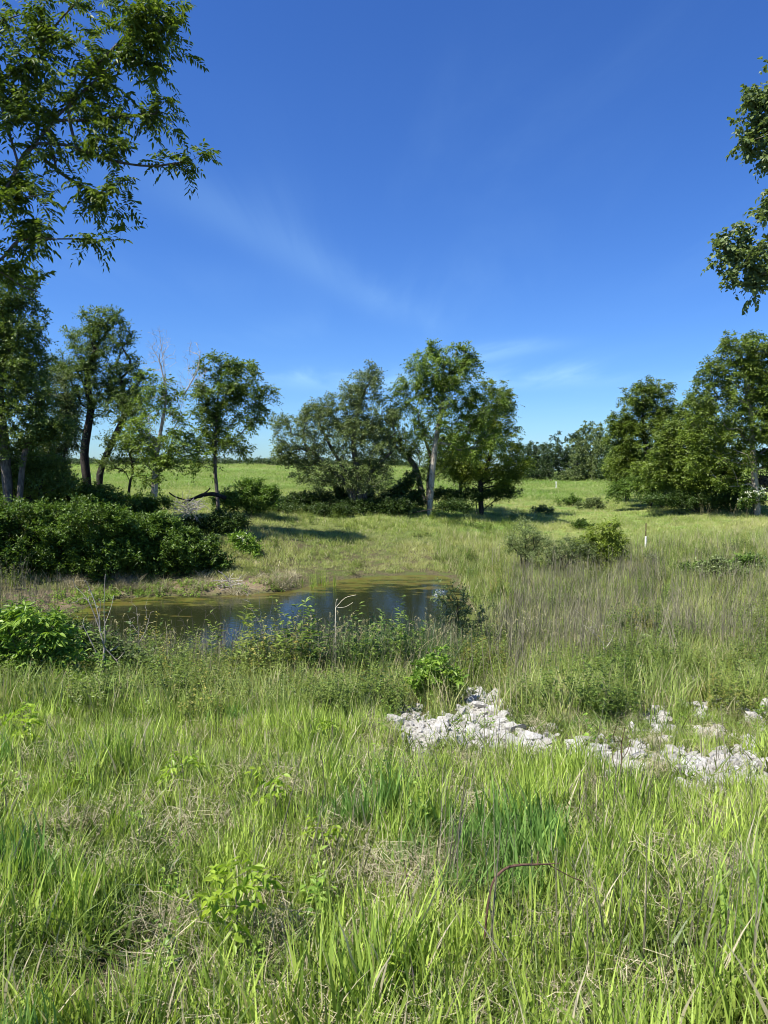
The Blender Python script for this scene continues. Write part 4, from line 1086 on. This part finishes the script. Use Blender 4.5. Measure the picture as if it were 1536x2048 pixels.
c = rgbmix(t, M(t, 'MULTIPLY', M(t, 'POWER', oi.outputs['Random'], 2.0), .6), c, (.42,.38,.31))
p = N(t, 'ShaderNodeBsdfPrincipled'); p.inputs['Roughness'].default_value = .9; p.inputs['Specular IOR Level'].default_value = .15
t.links.new(c, p.inputs['Base Color'])
b = N(t, 'ShaderNodeBump'); b.inputs['Strength'].default_value = .7; b.inputs['Distance'].default_value = .25
t.links.new(noise(t, addv.outputs[0], 5, 6, .7), b.inputs['Height']); t.links.new(b.outputs[0], p.inputs['Normal'])
t.links.new(p.outputs[0], N(t, 'ShaderNodeOutputMaterial').inputs[0])
M_['stone'] = m
SM = [stone_mesh(300+i) for i in range(14)]
for me in SM: me.materials.append(m)
PATCH = {0: 'largest patch of white limestone rubble, in the middle right of the slope', 1: 'white limestone rubble around the thorny upright cane',
         2: 'broken trail of white limestone rubble climbing to the upper right', 3: 'scattered white limestone rubble at the right edge', 4: 'few pale stones half hidden in weeds above the main rubble'}
roots = {}
chips = []
for k_, lab in PATCH.items():
    sp = [s_ for s_ in ROCK_SPOTS if s_[5] == k_]
    c_ = hit(sp[0][0], sp[0][1])
    roots[k_] = empty('limestone_rubble', c_, lab, 'rubble', 'patches of limestone rubble')
rs = np.random.default_rng(42)
nst = 0
for (px, py, rx, ry, w, pn, n) in ROCK_SPOTS:
    cands = []; n = max(2, int(n*(1.02 if px > 1280 else .74))); 
    for i in range(n*16):
        a, b_ = rs.uniform(-1.25, 1.25, 2)
        if a*a+b_*b_ > 1.5*rs.random()**.5: continue
        c_ = hit(px+a*rx, py+b_*ry); chips.append(c_)
        if nst >= 300: continue
        size = rs.choice([.06, .085, .115, .15], p=[.25, .35, .28, .12])*rs.uniform(.85, 1.15)
        if any(math.hypot(c_[0]-q[0], c_[1]-q[1]) < (size+q[2])*.82 for q in cands) or len(cands) >= n: continue
        cands.append((c_[0], c_[1], size)); nst += 1
        o = bpy.data.objects.new('stone', SM[rs.integers(14)]); COL.objects.link(o); o.parent = roots[pn]
        o.location = Vector(c_.tolist())-roots[pn].location+Vector((0, 0, size*.26))
        o.rotation_euler = (rs.normal(0, .35), rs.normal(0, .35), rs.uniform(0, 6.28)); o.scale = (size, size, size*rs.uniform(.55, .95))
chips = np.array(chips)
print('chips', len(chips))
chips = chips+np.random.default_rng(1).normal(0, .06, chips.shape)*[1, 1, 0]
def scatter_coll(name, label, coll, P_, sc, mat, npick):
    pr = [blades(1, .01, .01, 0, .001, 0, 0, 1)]
    ob = scatter(name, label, pr, P_, sc, mat, tilt=.6)
    g = ob.modifiers[0].node_group
    for nd in g.nodes:
        if nd.type == 'COLLECTION_INFO': nd.inputs['Collection'].default_value = coll
    a = ob.data.attributes['pick']; a.data.foreach_set('value', R.integers(0, npick, len(P_)).astype(np.int32))
    return ob
cc = bpy.data.collections.new('chips')
for me in SM[:6]: cc.objects.link(bpy.data.objects.new('chip', me))
zc = zf(chips[:, 0], chips[:, 1])
scatter_coll('limestone_chips', 'small pale limestone chips between the larger stones', cc, pts(chips[:, 0], chips[:, 1], zc, -.004), R.uniform(.015, .055, len(chips))*np.where(R.random(len(chips)) < .15, 1.5, 1), M_['stone'], 6)

# ------------------------------------------------------------------ sticks, stakes, single plants
def stick(name, label, cat, D, lines, r0, mat, extra=None, seed=1, ground=True, twigs=0, rt=.0015, ex=2.0, knots=0, nm='stem', group=None):
    """lines: photo polylines with optional depth offset; first point of the first line on the ground"""
    rng = np.random.default_rng(seed); tr = Tree(rng)
    for i, l_ in enumerate(lines):
        L = [at(q[0], q[1], D+(q[2] if len(q) > 2 else 0)) for q in l_]
        if i == 0:
            if ground: L[0][2] = z1(L[0][0], L[0][1])-.05
            org = L[0].copy(); tr.limb(smoothline(L, 4), -1, .06 if D < 9 else .12)
        else:
            j = tr.nearest(L[0]); tr.limb(smoothline([tr.p[j]]+L[1:], 3), j, .06 if D < 9 else .12)
    if twigs:
        P_ = np.array(tr.p); pick = rng.integers(len(P_)//3, len(P_), twigs)
        H = abs(P_[:, 2].max()-P_[:, 2].min())
        tr.grow(P_[pick]+rng.normal(0, 1, (twigs, 3))*[H*.08, H*.08, H*.05]+[0, 0, H*.04], k=.05, step=.05, jit=.2)
    r = tr.radii(r0, rt, ex)
    root = empty(name, org, label, cat, group)
    me = tr.mesh('stem', r, org, sides=7); me.materials.append(mat); link(nm, me, root)
    return root, tr
stick('dead_sapling', 'leafless pale sapling with upswept branches in the left foreground', 'sapling', 11.6,
  [[(207,1392),(205,1340),(210,1280),(208,1220),(210,1160),(211,1148)], [(210,1290),(200,1262),(185,1220),(172,1195),(150,1172)], [(200,1268),(199,1240),(201,1205)], [(199,1240),(190,1205),(178,1175)],
   [(210,1250),(222,1215),(228,1190)], [(206,1300),(232,1320),(250,1350)], [(208,1340),(190,1300),(168,1255)]], .024, M_['bark_dead'], twigs=20, rt=.005)
stick('pale_reed_stalk', 'pale upright stalk with a bent top at the middle of the near shore', 'stalk', 12.2,
  [[(669,1368),(670,1320),(671,1260),(672,1205),(676,1198)], [(672,1215),(690,1196),(712,1190)], [(672,1222),(690,1214),(706,1205)]], .009, M_['straw'], rt=.004)
stick('arched_cane', 'dark bramble cane arching over in the near right grass', 'cane', 3.0,
  [[(972,1995),(968,1930),(972,1850),(980,1790),(990,1758),(1012,1737),(1040,1730),(1075,1729),(1118,1727)], [(1095,1729),(1120,1742),(1145,1755),(1165,1762)], [(1040,1730),(1036,1722)], [(1062,1729),(1064,1720)]], .0062, M_['cane'], rt=.0024, twigs=5)
stick('upright_cane', 'dark thorny cane standing upright in front of the white stones', 'cane', 5.7,
  [[(1240,1705),(1242,1660),(1246,1600),(1241,1550),(1244,1520),(1243,1490),(1250,1455)], [(1241,1550),(1228,1530),(1224,1500)], [(1243,1520),(1256,1500),(1262,1478)], [(1240,1545),(1262,1546)]], .011, M_['cane'], rt=.0035, twigs=14)
stick('reddish_cane', 'short reddish cane in the near middle grass', 'cane', 3.2,
  [[(840,1925),(832,1880),(822,1820),(814,1760),(808,1720)], [(822,1820),(828,1790)]], .004, M_['cane'], rt=.0015, twigs=3)
stick('fallen_straw', 'bleached straw stem leaning across the grass below the arching cane', 'stalk', 2.75,
  [[(1095,2040),(1060,1980),(1020,1930),(985,1880),(955,1842)]], .0034, M_['straw'], rt=.002)
stick('fallen_straw', 'pale straw stem leaning left in the grass below the stones', 'stalk', 5.6,
  [[(680,1655),(655,1620),(630,1590),(610,1560)]], .004, M_['straw'], rt=.002, seed=2)
stick('fallen_straw', 'pale broken straw stem lying beside the yellow seedling', 'stalk', 4.6,
  [[(690,1722),(660,1708),(625,1693),(600,1688)]], .0035, M_['straw'], rt=.002, seed=3)
stick('fallen_straw', 'pale leaning stalk in the grass right of the upright thorny cane', 'stalk', 6.6,
  [[(1302,1632),(1294,1605),(1284,1580),(1277,1560)]], .007, M_['straw'], rt=.003, seed=4)
stick('fallen_straw', 'long pale stalk slanting in the weeds right of the pond', 'stalk', 14,
  [[(1215,1275),(1195,1255),(1170,1235),(1150,1220)]], .007, M_['straw'], rt=.004, seed=5)
for i, (px, top, D, lab) in enumerate([(440,1195,14.5,'bare grey weed stem rising before the dark water, left'),(520,1190,14.6,'forked grey weed stem before the water, in the middle'),(340,1260,13.3,'low bare grey brush before the dark water'),
      (275,1215,14.2,'slender bare grey stem before the left end of the pond'),(385,1225,14.8,'bare forked stem before the algae, left of the middle'),(585,1215,14.2,'thin twiggy stem left of the pale bent stalk'),(760,1210,14.0,'twiggy dead stem right of the pale bent stalk'),
      (1205,1250,12.5,'tall dead stalk in the right meadow'),(445,1290,13.4,'short twiggy dead stem at the near shore')]):
    g_ = hit(px, 1360 if px < 900 else 1330)
    b_ = pyof(np.array([(px-768)/F*D]), np.array([D]), np.array([z1((px-768)/F*D, D)]))[0]
    stick('dead_stalk', lab, 'stalk', D, [[(px, b_),(px+3,(b_+top)/2),(px-2, top)], [(px+3,(b_+top)/2),(px+16,(b_+2*top)/3),(px+26,top+10)], [(px+2,(b_*.7+top*1.3)/2),(px-14,(b_*.4+top*1.6)/2),(px-20,top+14)]],
          .009, M_['bark_dead'] if i % 2 else M_['bark'], twigs=34, rt=.002, seed=20+i, group='dead stalks by the pond')
# fallen log and brush on the left bank
stick('fallen_log', 'black fallen log resting against the slender green tree', 'log', 32,
  [[(452,996),(425,988),(400,992),(378,1000),(352,994),(338,985)], [(400,992),(415,982),(420,976)], [(378,1000),(365,1006)]], .09, M_['black_log'], ground=False, rt=.03, ex=3)
def brush(name, label, D, blobs, n, mat, seed, r=.012):
    rng = np.random.default_rng(seed)
    cx = blobs[0][0]; ox = (cx-768)/F*D; org = np.array([ox, D, z1(ox, D)])
    tr = Tree(rng)
    for i in range(n):
        a = blobpts(blobs, D, 1, rng, 1.0)[0]; d_ = unit(rng.normal(0, 1, 3)*[1, .8, .45]); L = rng.uniform(.5, 1.4)
        p0 = a-d_*L/2; p2 = a+d_*L/2; mid = a+rng.normal(0, .12, 3)
        for q in (p0, mid, p2): q[2] = max(q[2], z1(q[0], q[1])+.02)
        tr.limb(smoothline([p0, mid, p2], 3), -1, .15)
        k_ = len(tr.p)-1
        tr.limb([tr.p[k_-2], tr.p[k_-2]+d_*.2+rng.normal(0, .15, 3)], k_-2, .12)
    me = tr.mesh('branches', np.full(len(tr.p), r)*rng.uniform(.4, 1.1, len(tr.p)), org); me.materials.append(mat)
    o = link(name, me, None, None, org)
    return tag(o, label, 'brush pile')
brush('brush_pile', 'tangle of bare grey branches under the fallen log on the left bank', 30.5, [(375,1015,38,14),(390,1040,26,16),(345,1000,20,8)], 46, M_['bark_dead'], 3)
brush('brush_pile', 'heap of reddish grey cut branches at the right edge behind the blossom', 44.5, [(1530,965,26,16),(1535,990,20,14),(1560,970,40,30)], 90, M_['bark'], 4, r=.03)
brush('brush_pile', 'bleached dead branches hanging over the far bank of the pond', 25.6, [(462,1168,14,10),(470,1178,10,10)], 16, M_['bark_dead'], 5, r=.014)
# dry hanging clumps on the cut bank
x, y = [], []
for px, py, n in [(235,1165,22),(265,1170,22),(400,1165,14),(555,1160,20),(580,1152,12),(330,1172,8),(480,1180,8),(150,1165,14)]:
    for i in range(n):
        h_ = hit(px+R.normal(0, 12), py+R.normal(0, 7)+8); x.append(h_[0]); y.append(h_[1])
x = np.array(x); y = np.array(y)
pdry = [blades(40, .18, .34, .4, .006, .8, 1.3, 4) for _ in range(3)]
scatter('bank_dead_grass', 'dry pinkish tan grass hanging over the cut bank', pdry, pts(x, y, zf(x, y), -.05), R.uniform(.7, 1.1, len(x)), M_['thatch'], tilt=.3)
# low plants at the far water line
x, y, z = spots([(22.5, 27, 9)], wmarg=2)
k = (z > WATER-.02) & (z < WATER+.3) & (pxof(x, y) < 560) & (pxof(x, y) > 100); x, y, z = x[k], y[k], z[k]
scatter('waterline_plants', 'low bright green plants growing at the far waterline', [weedplant(14, .18, .09, .026, per=8, spread=.16) for _ in range(3)], pts(x, y, z), R.uniform(.7, 1.2, len(x)), M_['elder'])
# cattails
ct = hit(650, 1160)
x = ct[0]+R.normal(0, .3, 16); y = ct[1]-1.0+R.normal(0, .35, 16)
root = empty('cattail_clump', (ct[0], ct[1]-1, WATER), 'small clump of bright green cattails standing in the far edge of the pond', 'cattails')
cp = join([(lambda b_: (b_[0]+np.array([x[i]-ct[0], y[i]-ct[1]+1, -.05]), b_[1], b_[2], b_[3]))(blades(7, .05, .62, .3, .008, .1, .15, 3)) for i in range(16)])
me = mesh_np('leaves', cp[0], cp[1], 4, {'rnd': cp[2]}); me.materials.append(M_['lush']); link('leaves', me, root)

# young yellow-green saplings in the foreground
def seedling(name, label, D, px, py, h, n, ll, seed, spread=.1, mat=None):
    rng = np.random.default_rng(seed)
    top = at(px, py, D); gx_, gy_ = top[0], top[1]; gz = z1(gx_, gy_); org = np.array([gx_, gy_, gz])
    tr = Tree(rng); hh = h
    tr.limb(smoothline([org-[0, 0, .03], org+[.02, 0, hh*.5], org+[0, .01, hh]], 3), -1, .05)
    att = org+[0, 0, hh*.8]+unit(rng.normal(0, 1, (n, 3)))*(rng.random((n, 1))**.5)*[spread, spread, spread*.9]
    tr.grow(att, k=.1, step=.05)
    root = empty(name, org, label, 'seedling', 'yellow green seedlings in the near grass')
    me = tr.mesh('stem', tr.radii(.005, .0015), org); me.materials.append(M_['bark']); link('stem', me, root)
    P_ = np.array(tr.p); ti = np.array(tr.tips); par = np.array(tr.par)
    lm = leafmesh('leaves', P_[ti], unit(P_[ti]-P_[par[ti]]), org, 3, ll*2.2, 5, ll, ll*.24, droop=.45, rng=rng, pinn=True, up=.3, fine=True)
    lm.materials.append(mat or M_['bright']); link('leaves', lm, root)
seedling('seedling', 'largest leafy yellow green seedling, low left of the middle in the near grass', 3.1, 465, 1790, .36, 20, .05, 1, .14)
seedling('seedling', 'yellow green seedling in the grass above the large one, left of the pale straw', 4.9, 545, 1600, .32, 7, .06, 2, .1)
seedling('seedling', 'tiny yellow seedling beside the broken straw stem', 4.1, 640, 1695, .3, 6, .045, 3, .07)
seedling('seedling', 'yellow green seedling at the left edge of the near grass', 6.7, 45, 1480, .36, 10, .07, 4, .18)
seedling('seedling', 'small yellow green seedling at the far left edge, lower down', 4.5, 8, 1650, .32, 6, .06, 5, .1)
seedling('seedling', 'small bright plant at the bottom middle of the view', 2.65, 818, 1985, .3, 7, .045, 6, .07)
seedling('seedling', 'small yellow green seedling in the tall grass left of the white stones', 7.1, 662, 1470, .4, 5, .05, 7, .08)
seedling('seedling', 'pair of yellow green sprigs in the near left grass above the thatch', 5.3, 362, 1580, .34, 5, .05, 8, .12)
# a yellow flower spike
rt_, _ = stick('yellow_flower', 'small yellow flower spike in the near right grass', 'flower', 3.7, [[(1110,1965),(1108,1930),(1104,1900),(1102,1875)]], .0025, M_['bark'], rt=.001)
blossom(rt_, 3.7, [(1106,1900,6,24)], 14, 9, M_['yellow'], .012)

# ------------------------------------------------------------------ stakes
def box(bm_v, c, s): 
    v = np.array([[i, j, k_] for i in (-.5, .5) for j in (-.5, .5) for k_ in (-.5, .5)])*s+c
    f_ = np.array([[0, 1, 3, 2], [4, 6, 7, 5], [0, 4, 5, 1], [2, 3, 7, 6], [0, 2, 6, 4], [1, 5, 7, 3]])+len(bm_v[0])
    bm_v[0].extend(v.tolist()); bm_v[1].extend(f_.tolist())
def plainmat(name, c, rough=.6, metal=0):
    m, t = newmat(name); p = N(t, 'ShaderNodeBsdfPrincipled')
    tcn = t.nodes.new('ShaderNodeTexCoord')
    cc_ = rgbmix(t, ramp(t, noise(t, tcn.outputs['Object'], 9, 5), .4, .65), c, tuple(v*.75 for v in c))
    t.links.new(cc_, p.inputs['Base Color']); p.inputs['Roughness'].default_value = rough; p.inputs['Metallic'].default_value = metal
    t.links.new(p.outputs[0], N(t, 'ShaderNodeOutputMaterial').inputs[0]); return m
white_paint = plainmat('chalky_white_paint', (.78,.77,.72)); rust = plainmat('rusty_brown_steel', (.10,.045,.03), .8)
h_ = hit(1291, 1100); m_ = h_[1]/F; H = (1100-1046)*m_
root = empty('marker_stake', h_, 'thin metal stake, rusty on top and white below, in the right meadow', 'stake')
b_ = [[], []]; box(b_, (0, 0, H/2), (.045, .006, H)); box(b_, (0, .018, H/2), (.006, .03, H-.002))
for i in range(9): box(b_, (0, -.008, .25+i*(H-.3)/9), (.016, .012, .022))
me = mesh_np('post', b_[0], b_[1], 4); me.materials.append(rust); link('post', me, root)
an = np.arange(10)*2*math.pi/10
ring = lambda r_, z_: np.stack([r_*np.cos(an), r_*np.sin(an), np.full(10, z_)], -1)
V = np.concatenate([ring(.042, .0), ring(.042, H*.5), ring(.036, H*.5+.01), ring(.036, .0)])
Q = np.concatenate([np.stack([np.arange(10)+10*k_, (np.arange(10)+1) % 10+10*k_, (np.arange(10)+1) % 10+10*(k_+1), np.arange(10)+10*(k_+1)], -1) for k_ in range(3)])
me = mesh_np('sleeve', V, Q, 4, smooth=True); me.materials.append(white_paint); link('sleeve', me, root)
h_ = hit(1112, 977); m_ = h_[1]/F; H = 13*m_
b_ = [[], []]; box(b_, (0, 0, H/2), (.11, .1, H)); box(b_, (0, 0, H+.02), (.08, .07, .04))
me = mesh_np('white_post', b_[0], b_[1], 4); me.materials.append(white_paint)
tag(link('white_post', me, None, None, h_), 'short white post standing far off in the pasture', 'post')

tot = sum(sum(len(p_.vertices)-2 for p_ in o.data.polygons) if False else len(o.data.loops)-2*len(o.data.polygons) for o in SC.objects if o.type == 'MESH')
print('TRIANGLES', tot, 'OBJECTS', len(SC.objects), 'STONES', nst)
